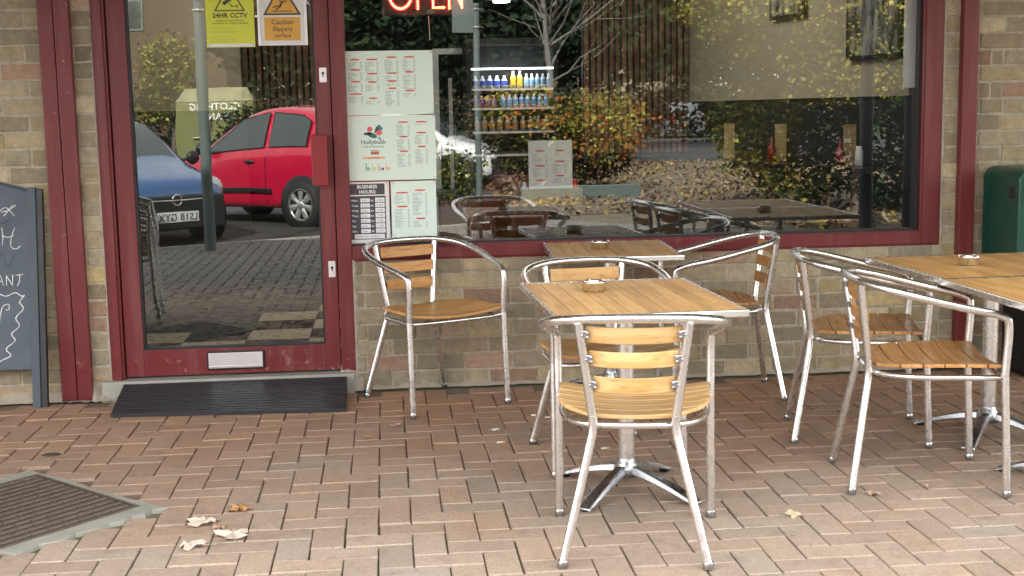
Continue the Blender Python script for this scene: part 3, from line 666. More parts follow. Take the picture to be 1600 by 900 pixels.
for k, (x, y, s, c, rz, lab) in enumerate((
    (-.592, -1.993, .100, (.62, .55, .46), .3, 'pale dry leaf on the paving, left of the upper brown one'),
    (-.493, -2.135, .105, (.68, .60, .52), 1.9, 'largest pale curled leaf on the paving below the brown leaf'),
    (-.605, -2.225, .085, (.66, .58, .50), 3.3, 'pale curled leaf nearest the bottom of the picture'),
    (-.500, -1.870, .080, (.50, .27, .11), 5.0, 'orange brown dry leaf on the paving above the pale ones'),
    (-.54, -2.06, .045, (.38, .26, .17), 2.0, 'small brown leaf scrap between the pale leaves'),
    (1.226, -2.195, .055, (.58, .50, .33), .7, 'single beige leaf standing on the paving right of the front chair'),
    (1.548, -2.020, .055, (.50, .36, .26), 2.7, 'small pinkish brown leaf by the foot of the right chair'),
    (1.752, -1.962, .022, (.6, .45, .35), 2.0, 'tiny pale leaf scrap on the paving under the right chair'),
    (-.096, -.964, .032, (.52, .30, .10), 1.0, 'small yellow brown leaf scrap in front of the free standing chair'),
    (.011, -.776, .05, (.42, .30, .24), .2, 'faded leaf fragment on the reddish paving near the free standing chair'))):
    o = leaf_mesh(s, c, 40+k, .35 if k != 5 else .5).build('fallen_leaf', M['dry_leaf']); o.location = (x, y, .001); o.rotation_euler = (.0 if k != 5 else .35, 0, rz); tag(o, lab, 'leaf', 'dry leaves on the paving')
for k, (x, y, rz, lab) in enumerate((
    (.408, -1.130, .1, 'cigarette end lying alone below the white paper scrap'), (.588, -.700, -.4, 'cigarette end nearest the wall behind the middle chair'),
    (.640, -.742, .2, 'cigarette end just right of the one nearest the wall'), (.725, -.830, .0, 'cigarette end under the small wall table'),
    (.785, -1.290, .1, 'cigarette end on the paving behind the front table base'))):
    mb = MB().tube([(-.016, 0, .004), (.004, 0, .004)], .0038, 8, col=(.8, .78, .72)).tube([(.004, 0, .004), (.016, 0, .004)], .0039, 8, col=(.65, .42, .15))
    o = mb.build('cigarette_end', M['dry_leaf']); o.location = (x, y, .0005); o.rotation_euler = (0, 0, rz); tag(o, lab, 'cigarette end', 'cigarette ends on the paving')
o = leaf_mesh(.035, (.8, .82, .85), 77, .4).build('paper_scrap', M['dry_leaf']); o.location = (.405, -.925, .001); tag(o, 'crumpled white paper scrap on the paving between the chairs', 'litter')
o = MB().lathe([(0, .0035), (.03, .003), (.034, .0)], seg=14).build('flat_leaf', M['iron_dark']); o.location = (-1.294, -1.018, .001); o.scale = (1.1, .7, 1); tag(o, 'dark flattened leaf on the paving above the manhole cover', 'leaf')

# ------------------------------------------------------------ notices on the glass
def text_mb(items, y):
    """items: (string, x, z, size, align, bold, colour) on the plane facing the street"""
    out = MB()
    for s_, x, z, size, al, bold, colr in items:
        cu = bpy.data.curves.new('t', 'FONT'); cu.body = s_; cu.size = size; cu.align_x = al; cu.offset = bold*size; cu.resolution_u = 2; cu.space_character = 1.02
        ob = bpy.data.objects.new('t', cu); COL.objects.link(ob); me = bpy.data.meshes.new_from_object(ob)
        out.add([(x+v_.co.x, y, z+v_.co.y) for v_ in me.vertices], [tuple(p.vertices) for p in me.polygons], colr)
        bpy.data.objects.remove(ob); bpy.data.curves.remove(cu); bpy.data.meshes.remove(me)
    return out
def rect(mb, x0, x1, z0, z1, y, col): mb.quad((x0, y, z0), (x1, y, z0), (x1, y, z1), (x0, y, z1), col)
def pill(mb, x0, x1, z, h, y, col):
    P = []
    for k in range(7): a = -PI/2+PI*k/6; P.append((x1-h/2+h/2*math.cos(a), y, z+h/2*math.sin(a)))
    for k in range(7): a = PI/2+PI*k/6; P.append((x0+h/2+h/2*math.cos(a), y, z+h/2*math.sin(a)))
    mb.add(P, [tuple(range(14))], col)
def notice(name, label, x0, x1, z0, z1, mat, y=.052, th=.003):
    t = thing(name, label, 'notice', ((x0+x1)/2, y, z0), group=None); w = (x1-x0)/2
    MB().box(-w, w, 0, th, 0, z1-z0).build('sheet', mat, t, bevel=.0008)
    sc = MB()
    for sx in (-w+.008, w-.008):
        for sz in (.008, z1-z0-.008): sc.lathe([(0, -.003), (.004, -.003), (.0055, -.0005)], (sx, 0, sz), 14, axis='y')
    sc.build('corner_stud', M['chrome'], t); return t
rs = random.Random(21)
def words(n):
    return ''
def menu_block(lines, heads, x0, x1, ztop, nrow, head=True, pitch=.0062, price=True, y=-.0006, dark=(.16, .22, .21)):
    xm = (x0+x1)/2
    if head:
        hw_ = (x1-x0)*rs.uniform(.3, .42); pill(heads, xm-hw_, xm+hw_, ztop, .0075, y, (.80, .22, .18)); rect(heads, xm-hw_*.55, xm+hw_*.55, ztop-.0014, ztop+.0014, y-.0003, (.30, .03, .03))
    for r in range(nrow):
        z = ztop-.013-r*pitch; L = rs.uniform(.25, .62)*(x1-x0); x = x0
        while x < x0+L:   # word-like dashes
            wl = rs.uniform(.004, .011); rect(lines, x, min(x+wl, x0+L+.003), z-.0009, z+.0009, y, dark); x += wl+.0018
        if price: rect(lines, x1-.011, x1-.002, z-.0008, z+.0008, y, dark)
    return ztop-.013-nrow*pitch
def menu(t, cols, w):
    ln_, hd = MB(), MB()
    for x0, x1, blocks in cols:
        for zt, n_ in blocks: menu_block(ln_, hd, x0, x1, zt, n_)
    ln_.build('menu_lines', M['col'], t); hd.build('menu_headings', M['col'], t)
t = notice('menu_poster', 'mint green four column menu poster, topmost on the window beside the door', -.181, .229, 1.254, 1.540, M['menu_paper'])
menu(t, [(-.178, -.112, [(.248, 6), (.202, 6), (.150, 6), (.095, 5)]), (-.100, -.038, [(.248, 8), (.184, 4), (.147, 5), (.075, 3)]), (-.012, .052, [(.257, 10), (.186, 4), (.150, 2), (.118, 11)]), (.070, .128, [(.257, 9), (.190, 11), (.107, 3)])], .2)
t = notice('menu_poster', 'mint green poster with holly sprig logo and Hollybush lettering above a menu', -.174, .233, .957, 1.250, M['menu_paper'])
menu(t, [(.028, .088, [(.262, 9), (.196, 9), (.130, 10)]), (.110, .170, [(.262, 1), (.213, 7), (.150, 11)])], .2)
text_mb([('Hollybush', -.080, .166, .027, 'CENTER', .012, (.06, .10, .10)), ('Cafe & Restaurant', -.080, .150, .0125, 'CENTER', .008, (.08, .14, .13))], -.0008).build('poster_lettering', M['col'], t)
lg = MB()
def blob(cx_, cz_, rx, rz_, rot, col, y=-.0008, spiky=0, n=20):
    P = []
    for k in range(n):
        a = 2*PI*k/n; r = 1-(spiky if k % 2 else 0); x, z = rx*r*math.cos(a), rz_*r*math.sin(a)
        P.append((cx_+x*math.cos(rot)-z*math.sin(rot), y, cz_+x*math.sin(rot)+z*math.cos(rot)))
    P.append((cx_, y, cz_)); lg.add(P, [(k, (k+1) % n, n) for k in range(n)], col)
blob(-.058, .232, .024, .012, 1.05, (.03, .10, .09), spiky=.18); blob(-.084, .205, .026, .012, -.35, (.04, .16, .14), spiky=.18); blob(-.105, .213, .020, .007, .1, (.03, .09, .10), spiky=.15); blob(-.05, .190, .010, .004, -1.1, (.10, .3, .3))
blob(-.094, .233, .012, .012, 0, (.75, .12, .14), y=-.0011); blob(-.052, .216, .014, .012, .3, (.78, .14, .14), y=-.0011); blob(-.045, .236, .008, .010, 1, (.05, .22, .35), y=-.001)
rect(lg, -.093, -.055, .118, .138, -.0008, (.45, .16, .12)); rect(lg, -.093, -.055, .130, .136, -.001, (.62, .5, .45)); pill(lg, -.130, -.028, .103, .011, -.0008, (.85, .5, .32)); rect(lg, -.105, -.053, .1015, .1045, -.001, (.25, .1, .05))
for x, c in ((-.112, (.16, .48, .16)), (-.084, (.72, .74, .25)), (-.056, (.80, .45, .40)), (-.020, (.85, .55, .16))):
    rect(lg, x-.006, x-.001, .046, .078, -.0008, c); blob(x+.004, .053, .010, .008, 0, c, y=-.001); blob(x+.004, .053, .005, .0035, 0, (.5, .7, .61), y=-.0012)
blob(-.040, .052, .005, .006, .4, (.04, .10, .32), y=-.0013)
lg.build('holly_logo', M['col'], t)
t = notice('opening_hours_sign', 'white and charcoal business hours sign low on the window beside the door', -.176, .014, .668, .951, M['plastic_white'])
bk = MB(); DK = (.06, .06, .075); WH = (.80, .82, .86)
rect(bk, -.086, .075, .225, .275, -.0006, DK); rect(bk, -.086, .078, .020, .219, -.0006, DK)
days = ['Mon.', 'Tues.', 'Wed.', 'Thur.', 'Fri.', 'Sat.', 'Sun.']; opens = ['8 am', '8 am', '8 am', '8 am', '8 am', '8 am', '9 am']; IT = [('BUSINESS', -.005, .254, .0215, 'CENTER', .03, WH), ('HOURS:', -.003, .231, .0215, 'CENTER', .03, WH)]
for k, dname in enumerate(days):
    z = .1985-k*.0235; IT.append((dname, -.078, z-.004, .0145, 'LEFT', .02, WH)); rect(bk, -.037, .006, z-.008, z+.010, -.0009, WH)
    IT.append(('to', .010, z-.004, .0145, 'LEFT', .02, WH)); rect(bk, .030, .073, z-.008, z+.012, -.0009, WH)
    IT.append((opens[k], -.031, z-.004, .012, 'LEFT', .0, DK)); IT.append(('5 PM', .037, z-.004, .013, 'LEFT', .0, (.10, .10, .14)))
rect(bk, -.068, .070, .024, .044, -.0009, WH); IT.append(('Sunday every weekend', -.062, .031, .0115, 'LEFT', 0, DK))
bk.build('sign_panels', M['col'], t); text_mb(IT, -.0013).build('sign_lettering', M['col'], t)
t = notice('menu_poster', 'mint green two column menu poster to the right of the business hours sign', .022, .229, .690, .951, M['menu_paper'])
menu(t, [(-.088, -.018, [(.208, 7), (.145, 14)]), (-.004, .064, [(.218, 17), (.088, 5)])], .1)
# two safety signs inside the door glass
t = notice('camera_warning_sign', 'yellow 24HR CCTV warning sign on the door glass', -.770, -.558, 1.563, 1.862, simple('yellow_sign', (.66, .72, .06), .35, 0, .03, 4), y=.030)
IT = [('24HR CCTV', 0, .130, .0285, 'CENTER', .028, (.05, .05, .04)), ('Images are recorded and', 0, .114, .0118, 'CENTER', .01, (.12, .13, .05)), ('monitored for crime prevention', 0, .102, .0118, 'CENTER', .01, (.12, .13, .05))]
bk = MB(); rect(bk, -.104, .104, .002, .016, -.0005, (.78, .8, .76))
def tri(mb, cx_, z0, w, h, col, y): mb.add([(cx_-w, y, z0), (cx_+w, y, z0), (cx_, y, z0+h)], [(0, 1, 2)], col)
tri(bk, 0, .158, .068, .118, (.06, .06, .04), -.0006); tri(bk, 0, .163, .058, .101, (.66, .72, .06), -.0009)
Mx = Matrix.Translation((-.006, 0, .203)) @ Matrix.Rotation(-.6, 4, 'Y'); bk.add([Mx @ Vector(p) for p in ((-.026, -.0012, -.008), (.018, -.0012, -.008), (.018, -.0012, .008), (-.026, -.0012, .008))], [(0, 1, 2, 3)], (.05, .05, .04))
rect(bk, .006, .034, .177, .181, -.0012, (.05, .05, .04)); rect(bk, .032, .036, .171, .188, -.0012, (.05, .05, .04)); bk.add([(.0, -.0012, .19), (.004, -.0012, .192), (.012, -.0012, .179), (.008, -.0012, .178)], [(0, 1, 2, 3)], (.05, .05, .04))
for k, z in enumerate((.084, .070, .064, .046, .036, .027)): 
    x = -.088
    while x < (.02 if k else .01): wl = rs.uniform(.005, .012); rect(bk, x, x+wl, z-.001, z+.001, -.0006, (.42, .42, .10)); x += wl+.002
bk.build('sign_print', M['col'], t); text_mb(IT, -.0012).build('sign_lettering', M['col'], t)
t = notice('slip_warning_sign', 'framed orange and white Caution Slippery surface sign on the door glass', -.537, -.332, 1.568, 1.866, M['plastic_white'], y=.026, th=.006)
MB().box(-.1085, -.097, -.004, .005, 0, .298).box(.097, .1085, -.004, .005, 0, .298).box(-.097, .097, -.0038, .0048, 0, .012).box(-.097, .097, -.0038, .0048, .286, .298).build('clear_frame', M['silver_plate'], t, bevel=.002)
OR = (.72, .40, .07); bk = MB(); rect(bk, -.080, .078, .022, .124, -.0006, OR); tri(bk, 0, .133, .084, .146, (.05, .05, .04), -.0006); tri(bk, 0, .141, .070, .122, OR, -.0009)
def limb(P, w):
    for i in range(len(P)-1):
        a, b_ = Vector(P[i]), Vector(P[i+1]); d_ = (b_-a).normalized(); n_ = Vector((-d_.y, d_.x))*w/2; a = a-d_*w*.3; b_ = b_+d_*w*.3
        bk.add([(q.x, -.0012, q.y) for q in (a-n_, b_-n_, b_+n_, a+n_)], [(0, 1, 2, 3)], (.05, .05, .04))
limb([(-.045, .150), (.045, .150)], .004); limb([(.002, .190), (-.008, .172)], .009); limb([(-.008, .172), (-.026, .172), (-.038, .166)], .005); limb([(-.006, .171), (-.02, .160), (-.028, .155)], .005)
limb([(.003, .190), (-.010, .197), (-.014, .212)], .004); limb([(.004, .191), (.016, .190), (.022, .203)], .004)
bk.add([(.008+.005*math.cos(k*PI/6), -.0012, .201+.005*math.sin(k*PI/6)) for k in range(12)], [tuple(range(12))], (.05, .05, .04)); bk.build('sign_print', M['col'], t)
text_mb([('Caution', 0, .093, .030, 'CENTER', .01, (.06, .05, .03)), ('Slippery', 0, .064, .027, 'CENTER', .008, (.06, .05, .03)), ('surface', 0, .036, .025, 'CENTER', .008, (.06, .05, .03))], -.0012).build('sign_lettering', M['col'], t)
# lit OPEN sign
t = thing('open_sign', 'lit red neon style OPEN sign hanging inside the window top', 'sign', (.215, .13, 1.71))
MB().box(-.21, .21, .012, .022, -.012, .26).build('sign_back', M['black'], t, bevel=.006)
NE = emit('lit_red_tube', (1, .006, .012), 3.2); BU = emit('lit_amber_bulb', (1, .30, .06), 5); dots = MB(); tb = MB()
def led(P, closed=False):
    P = [Vector((x, 0, z)) for x, z in P]; tb.tube([(p.x, .004, p.z) for p in P], .0078, 8, closed=closed)
    for i in range(len(P) if closed else len(P)-1):
        a, b_ = P[i], P[(i+1) % len(P)]; L = (b_-a).length; n_ = max(1, round(L/.0105))
        for k in range(n_):
            p = a+(b_-a)*(k/n_); dots.lathe([(0, -.0075), (.003, -.007), (.004, -.0035)], (p.x, 0, p.z), 6, axis='y')
led([(-.122+.052*math.sin(2*PI*k/20), .092-.072*math.cos(2*PI*k/20)) for k in range(20)], True)
led([(-.044, .02), (-.044, .16), (-.008, .155), (.0, .12), (-.01, .095), (-.04, .09)]); led([(.076, .024), (.026, .024), (.026, .16), (.076, .16)]); led([(.027, .092), (.066, .092)]); led([(.100, .02), (.100, .16), (.158, .024), (.158, .16)])
tb.build('neon_tubes', NE, t); dots.build('bulb_dots', BU, t); MB().tube([(.004, .012, -.012), (.008, .012, -.12)], .0022, 6).build('cord', M['silver_plate'], t)
# menu card in a block of wood, inside on the sill
t = thing('menu_card', 'menu card standing in a pine block inside the window', 'menu', (.770, .13, .818))
MB().box(-.145, .145, -.03, .03, 0, .078).build('wood_block', M['wood_block'], t, bevel=.003)
cs = MB().box(-.103, .103, -.002, .002, .05, .303).build('card', M['plastic_white'], t)
ln_, hd = MB(), MB()
for x0, x1, bl in ((-.085, -.012, [(.255, 9), (.185, 7), (.118, 2)]), (.012, .078, [(.255, 1), (.205, 8), (.138, 4)])):
    for zt, n_ in bl: menu_block(ln_, hd, x0, x1, zt, n_, y=-.0026)
ln_.build('menu_lines', M['col'], t); hd.build('menu_headings', M['col'], t)
tag(MB().box(.56, 1.0, .09, .30, .79, .817).build('window_ledge', M['table_dark']), 'dark narrow ledge running inside the window', 'ledge')
o = MB().lathe([(0, 0), (.018, 0), (.018, .08), (.008, .095), (.008, .11), (0, .11)], seg=16).build('sauce_bottle', simple('white_blue_bottle', (.5, .6, .75), .3)); o.location = (.648, .17, .818); tag(o, 'small pale bottle just left of the menu card in the window', 'bottle')
o = MB().lathe([(0, 0), (.02, 0), (.02, .09), (.008, .12), (0, .12)], seg=16).build('sauce_bottle', simple('red_sauce', (.5, .02, .02), .3)); o.location = (.888, .17, .818); tag(o, 'red sauce bottle just right of the menu card in the window', 'bottle')
# menu holders and sauce bottles on the wall ledge
for k, (x, y) in enumerate(((2.085, 1.90), (2.225, 1.30), (2.385, .62))):
    t = thing('menu_holder', ('menu holder on the wall ledge nearest the slatted wall', 'middle menu holder on the wall ledge', 'menu holder on the wall ledge beside the ketchup bottle')[k], 'menu holder', (x, y, .951), -.4, 'menu holders on the wall ledge')
    MB().box(-.035, .035, -.015, .015, 0, .012).build('holder_foot', M['wood_block'], t); MB().box(-.032, .032, -.002, .002, .012, .21).build('menu_sheet', M['wood_block'], t)
    if k == 0: continue
    o = MB().lathe([(0, 0), (.022, 0), (.024, .06), (.02, .085), (.006, .10), (.004, .14), (0, .14)], seg=16).build('ketchup_bottle', simple('ketchup_red', (.26, .02, .01), .3)); o.location = (x-.06, y-.03, .951); tag(o, ('ketchup bottle at the far end of the wall ledge', 'ketchup bottle in the middle of the wall ledge', 'ketchup bottle on the wall ledge near the window')[k], 'bottle', 'ketchup bottles on the wall ledge')
o = MB().lathe([(0, 0), (.02, 0), (.02, .035), (.0201, .036), (.0201, .07), (.016, .085), (.016, .10), (0, .10)], seg=16).build('sauce_bottle', M['plastic_white']); o.location = (2.40, .52, .951); tag(o, 'white capped sauce bottle near the window on the wall ledge', 'bottle')
for (a_, b_, z0, z1, lab) in (((2.395, .665), (2.505, .205), 1.485, 2.05, 'dark framed picture on the cream wall nearest the window'), ((2.215, 1.43), (2.30, 1.07), 1.74, 2.1, 'smaller dark picture further along the cream wall')):
    t = thing('wall_picture', lab, 'picture', (a_[0]-.006, a_[1], 0), math.atan2(b_[1]-a_[1], b_[0]-a_[0])); L = math.dist(a_, b_)
    MB().box(0, L, -.02, .0, z0, z1).build('picture_frame', M['black'], t, bevel=.003)
    m, t_, b = newmat('misty_print'); v = coords(t_, (3, 1, 1)); n_ = noise(t_, v, 4.5, 6, .7); t_.links.new(mixc(t_, ramp(t_, n_, .42, .58), (.025, .024, .02), (.34, .33, .28)), b.inputs['Base Color']); MB().box(.02, L-.02, -.0225, -.0202, z0+.02, z1-.02).build('print', m, t)
# drinks fridge
fg = thing('drinks_fridge', 'lit open drinks fridge with rows of cans and bottles at the back', 'fridge', (.60, 3.05, .09))
MB().box(-.03, .0, 0, .5, 0, 1.62).box(.56, .59, 0, .5, 0, 1.62).box(0, .56, .47, .5, 0, 1.62).box(-.03, .59, 0, .5, 1.62, 1.66).box(-.03, .59, .02, .5, 0, .2).build('cabinet', M['dark_wall'], fg)
for z in (1.325, 1.195, 1.035, .88, .6): MB().box(.0, .56, .0, .47, z-.014, z).build('shelf', M['silver_plate'], fg)
MB().box(.0, .56, .0, .02, 1.452, 1.462).build('light_tube', emit('lit_fridge_tube', (.9, .97, 1), 2), fg)
area('fridge_light', (.88, 3.12, 1.56), .3, .5, (.9, .97, 1), (0, .5, -1))
def bottle(x, z, r, h, col, cap, lab, kind, grp):
    ob = MB().lathe([(0, 0), (r, 0), (r, h*.25)], seg=12, col=[c*1. for c in cap]).lathe([(r*1.01, h*.25), (r*1.01, h*.62)], seg=12, col=col).lathe([(r, h*.62), (r*.45, h*.84), (r*.4, h*.9)], seg=12, col=cap).lathe([(r*.42, h*.9), (r*.42, h), (0, h)], seg=12, col=(.7, .7, .7)).build(kind, M['col']); ob.location = (.60+x, 3.07, .09+z); tag(ob, lab, 'can' if 'can' in kind else 'bottle', grp)
for k in range(5): bottle(.025+.05*k, 1.325, .02, .085, (.05, .08, .45), (.45, .48, .6), 'blue and silver drink can on the upper fridge shelf', 'drink_can', 'blue cans in the drinks fridge')
for k in range(2): bottle(.285+.045*k, 1.325, .018, .115, (.85, .42, .03), (.8, .5, .1), 'yellow juice bottle on the upper fridge shelf', 'juice_bottle', 'yellow bottles in the drinks fridge')
for k in range(5): bottle(.375+.038*k, 1.325, .016, .095, (.25, .45, .7), (.55, .65, .7), 'clear water bottle on the upper fridge shelf', 'water_bottle', 'water bottles on the upper fridge shelf')
for k in range(4): bottle(.025+.042*k, 1.195, .018, .085, (.16, .07, .35), (.4, .1, .15), 'purple labelled bottle on the second fridge shelf', 'soft_drink_bottle', 'purple bottles in the drinks fridge')
for k in range(8): bottle(.215+.042*k, 1.195, .018, .09, (.08, .32, .75), (.4, .6, .8), 'blue labelled water bottle on the second fridge shelf', 'water_bottle', 'water bottles on the second fridge shelf')
for k in range(10): bottle(.03+.053*k, 1.035, .02, .1, (.5, .25, .08), (.3, .3, .28), 'brown drink bottle on the third fridge shelf', 'drink_bottle', 'brown bottles in the drinks fridge')
# indoor chairs and tables
def indoor_chair(label, loc, rz, mat):
    t = thing('indoor_chair', label, 'chair', loc, rz, 'chairs inside the cafe')
    MB().box(-.2, .2, -.2, .2, .40, .45).build('seat', mat, t, bevel=.02, seg=3)
    P = [(-.19, 0), (.19, 0), (.19, .26)]+[(.19*math.cos(a*PI/10), .26+.11*math.sin(a*PI/10)) for a in range(1, 10)]+[(-.19, .26)]
    MB().prism([(x, z+.46) for x, z in P], -.215, -.185, fn=lambda x, y, z: (x, y-(z-.46)*.12, z)).build('backrest', mat, t, bevel=.008)
    for sx in (-.17, .17):
        for sy in (-.17, .17): MB().tube([(sx, sy, 0), (sx, sy, .4)], .014, 8).build('leg', M['black'], t)
indoor_chair('brown round backed chair inside, just behind the window posters', (.40, 1.05, .09), math.radians(115), M['brown_chair'])
indoor_chair('oxblood red chair inside the window, behind the wall table', (.66, 1.35, .09), math.radians(10), M['vinyl_red'])
t = thing('indoor_table', 'black indoor table just inside the window', 'table', (1.02, .95, .09)); MB().box(-.32, .32, -.3, .3, .54, .565).build('tabletop', M['table_dark'], t, bevel=.004); MB().lathe([(.2, 0), (.2, .02), (.03, .03), (.03, .54)], seg=20).build('pedestal', M['black'], t)
t = thing('serving_counter', 'dark serving counter with a brown panelled front', 'counter', (.35, 2.6, .09)); MB().box(0, .6, 0, .35, 0, .62).build('counter_front', M['brown_chair'], t); MB().box(-.02, .62, -.02, .37, .62, .66).build('counter_top', M['table_dark'], t)

# ================================================================= across the car park (seen mirrored in the glass)
def wheel(parent, x, y, s, r=.27, w=.17):
    """hub faces +y*s"""
    t = MB().lathe([(r*.62, s*w*.5), (r*.9, s*w*.5), (r, s*w*.35), (r, -s*w*.5), (r*.5, -s*w*.5)], (x, y, r), 32, axis='y').build('wheel', M['tyre'], parent)
    h = MB().lathe([(0, s*(w*.5+.004)), (r*.16, s*(w*.5+.004)), (r*.2, s*(w*.5-.012))], (x, y, r), 20, axis='y').lathe([(r*.60, s*(w*.5-.01)), (r*.66, s*(w*.5+.004)), (r*.69, s*(w*.5-.004))], (x, y, r), 32, axis='y')
    for k in range(7):
        Mx = Matrix.Translation((x, y+s*(w*.5-.008), r)) @ Matrix.Rotation(2*PI*k/7, 4, 'Y')
        h.add([Mx @ Vector(p) for p in ((-r*.09, 0, r*.15), (r*.09, 0, r*.15), (r*.15, 0, r*.62), (-r*.15, 0, r*.62))]+[Mx @ Vector((0, s*.012, r*.15)), Mx @ Vector((0, s*.010, r*.6))], [(0, 4, 5, 3), (4, 1, 2, 5), (0, 3, 2, 1)], (1, 1, 1))
    h.build('rim', M['rim'], t); MB().lathe([(0, s*(w*.5-.03)), (r*.62, s*(w*.5-.03))], (x, y, r), 24, axis='y').build('hub_shadow', M['black'], t)
def car(name, label, cat_col, loc, rz, L=3.3, W=1.5, H=1.32, plate=None, suv=False, badge=False, hood=.78, cab=0., bp=0.):
    """local +x is forward"""
    t = thing(name, label, 'car', loc, rz, 'cars in the car park'); paint = simple(name+'_paint', cat_col, .25, .0, .04, 2, coat=.9, spec=.6)
    wb = L*.655; xr = -wb/2; xf = wb/2; hw_ = W/2; f = H/1.32
    # stations: x, zbot, shoulder z, top z, half width, top half width
    S = [(-L/2, .34, .62*f, .70*f, .80, .70), (-L/2+.05, .22, .74*f, (.9 if not suv else 1.0)*f, .93, .78), (-L/2+.16, .2, .86*f, (1.10 if not suv else 1.2)*f, .98, .76), (-L/2+.42, .2, .87*f, 1.27*f, 1, .74), (-L/2+.9, .2, .86*f, 1.32*f, 1, .74), (-.15, .2, .84*f, 1.32*f, 1, .74), (.25, .2, .82*f, 1.25*f, 1, .74), (.62, .2, .80*f, 1.02*f, 1, .78), (.86, .2, hood*f, (hood+.06)*f, .99, .80), (1.2, .2, (hood-.07)*f, (hood-.01)*f, .96, .78), (L/2-.12, .2, (hood-.17)*f, (hood-.10)*f, .88, .72), (L/2-.03, .22, .50*f, .58*f, .76, .62), (L/2, .26, .40*f, .45*f, .66, .5)]
    S = [(x+(cab if -.2 < x < .9 else cab*.4 if .9 <= x < 1.3 else 0),)+r_ for x, *r_ in S for r_ in (tuple(r_),)]
    def sec(s_):
        x, zb, zs, zt, w, wt = s_; w *= hw_; wt *= hw_; zm = zb+(zs-zb)*.55
        return [(x, 0, zb), (x, w*.9, zb), (x, w*.985, zb+.05), (x, w*1.0, zm), (x, w*.985, zs-.05*f), (x, w*.94, zs), (x, wt, zt-.035*f), (x, wt*.9, zt), (x, 0, zt+.025*f)]
    vs = []; n_ = 9
    for s_ in S:
        h_ = sec(s_); vs += h_+[(p[0], -p[1], p[2]) for p in h_[1:-1]][::-1]
    m_ = 16; fs = []
    for i in range(len(S)-1):
        for k in range(m_): fs.append((i*m_+k, i*m_+(k+1) % m_, (i+1)*m_+(k+1) % m_, (i+1)*m_+k))
    fs += [tuple(range(m_))[::-1], tuple((len(S)-1)*m_+k for k in range(m_))]
    body = MB().add(vs, fs, (1, 1, 1), True).build('body', paint, t); sb = body.modifiers.new('s', 'SUBSURF'); sb.levels = sb.render_levels = 2
    for x in (xr, xf):
        for s in (-1, 1):
            MB().lathe([(0, s*.004), (.315, s*.004), (.33, -s*.01)], (x, s*hw_*.995, .285), 32, axis='y').build('wheel_arch', M['black'], t); wheel(t, x, s*(hw_-.065), s)
    # side glass panels laid on the cabin sides
    def side(x, u, s):   # point on the band between shoulder and roof edge
        for i in range(len(S)-1):
            if S[i][0] <= x <= S[i+1][0]: k = (x-S[i][0])/(S[i+1][0]-S[i][0]); a_, b_ = sec(S[i]), sec(S[i+1]); break
        lo = Vector(a_[5]).lerp(Vector(b_[5]), k); hi = Vector(a_[6]).lerp(Vector(b_[6]), k); p = lo.lerp(hi, u); p.x = x; p.y += .012+.02*math.sin(PI*u); p.y *= s; return p
    for s in (-1, 1):
        for xs in (((-L/2+.50, .06, .80), (-L/2+.62, .06, .92), (-.26+bp, .06, .95)), ((-.18+bp, .06, .95), (.20+cab, .06, .93), (.56+cab, .06, .62), (.74+cab, .06, .12))):
            lo = [side(x, a_, s) for x, a_, b_ in xs]; hi = [side(x, b_, s) for x, a_, b_ in xs]; P = lo+hi[::-1]; g = MB().add(P, [tuple(range(len(P)))]).build('side_window', M['glass_car'], t)
            MB().tube([p+Vector((0, -s*.003, 0)) for p in P], .008, 6, closed=True).build('window_seal', M['black'], g)
        MB().box(-.62 if not suv else -1.0, .92, s*hw_*1.0-(.0 if s > 0 else .02), s*hw_*1.0+(.02 if s > 0 else 0), .40, .455).build('side_moulding', M['black'], t, bevel=.008)
        MB().tube(smooth_path([(-.1+bp*.8, s*(hw_*.985), .72*f), (-.02+bp*.8, s*(hw_*.985+.03), .725*f), (.06+bp*.8, s*(hw_*.985), .72*f)], 5), .016, 8).build('door_handle', M['black'], t)
        MB().tube([(bp-.22, s*hw_*1.002, .28), (bp-.22, s*hw_*.992, .78*f)], .004, 5).tube([(.80, s*hw_*1.0, .28), (.80, s*hw_*.985, .74*f)], .004, 5).build('door_seam', M['black'], t)
        MB().lathe([(0, -.05), (.055, -.045), (.075, 0), (.065, .03), (0, .035)], (.70+cab, s*(hw_+.07), .86*f), 14, axis='x').tube([(.70+cab, s*hw_*.93, .84*f), (.70+cab, s*(hw_+.05), .86*f)], .018, 6).build('wing_mirror', M['black'], t)
        MB().lathe([(0, .03), (.10, .02), (.13, -.03)], (L/2-.13, s*hw_*.70, .56*f), 18, axis='x').build('headlight', M['rim'], t)
        MB().box(-L/2-(.02 if suv else -.02), -L/2+.10, s*hw_*.80-(.16 if suv else .09), s*hw_*.80+.09, .62*f, .78*f).build('tail_light', simple('tail_lamp_red', (.5, .01, .02), .2), t, bevel=.02)
    def top(x, w_, dz=.03):
        for i in range(len(S)-1):
            if S[i][0] <= x <= S[i+1][0]: k = (x-S[i][0])/(S[i+1][0]-S[i][0]); zt = S[i][3]*(1-k)+S[i+1][3]*k; return (x+.012, w_*hw_, zt+dz)
    P = [top(x_+cab, a_, b_) for x_, a_, b_ in ((.30, -.62, .01), (.30, 0, .035), (.30, .62, .01), (.60, .66, .015), (.86, .70, .0), (.86, 0, .03), (.86, -.70, .0), (.60, -.66, .015))]
    MB().add(P+[top(.60+cab, 0, .045)], [(0, 1, 8, 7), (1, 2, 3, 8), (7, 8, 5, 6), (8, 3, 4, 5)], (1, 1, 1), True).build('windscreen', M['glass_car'], t)
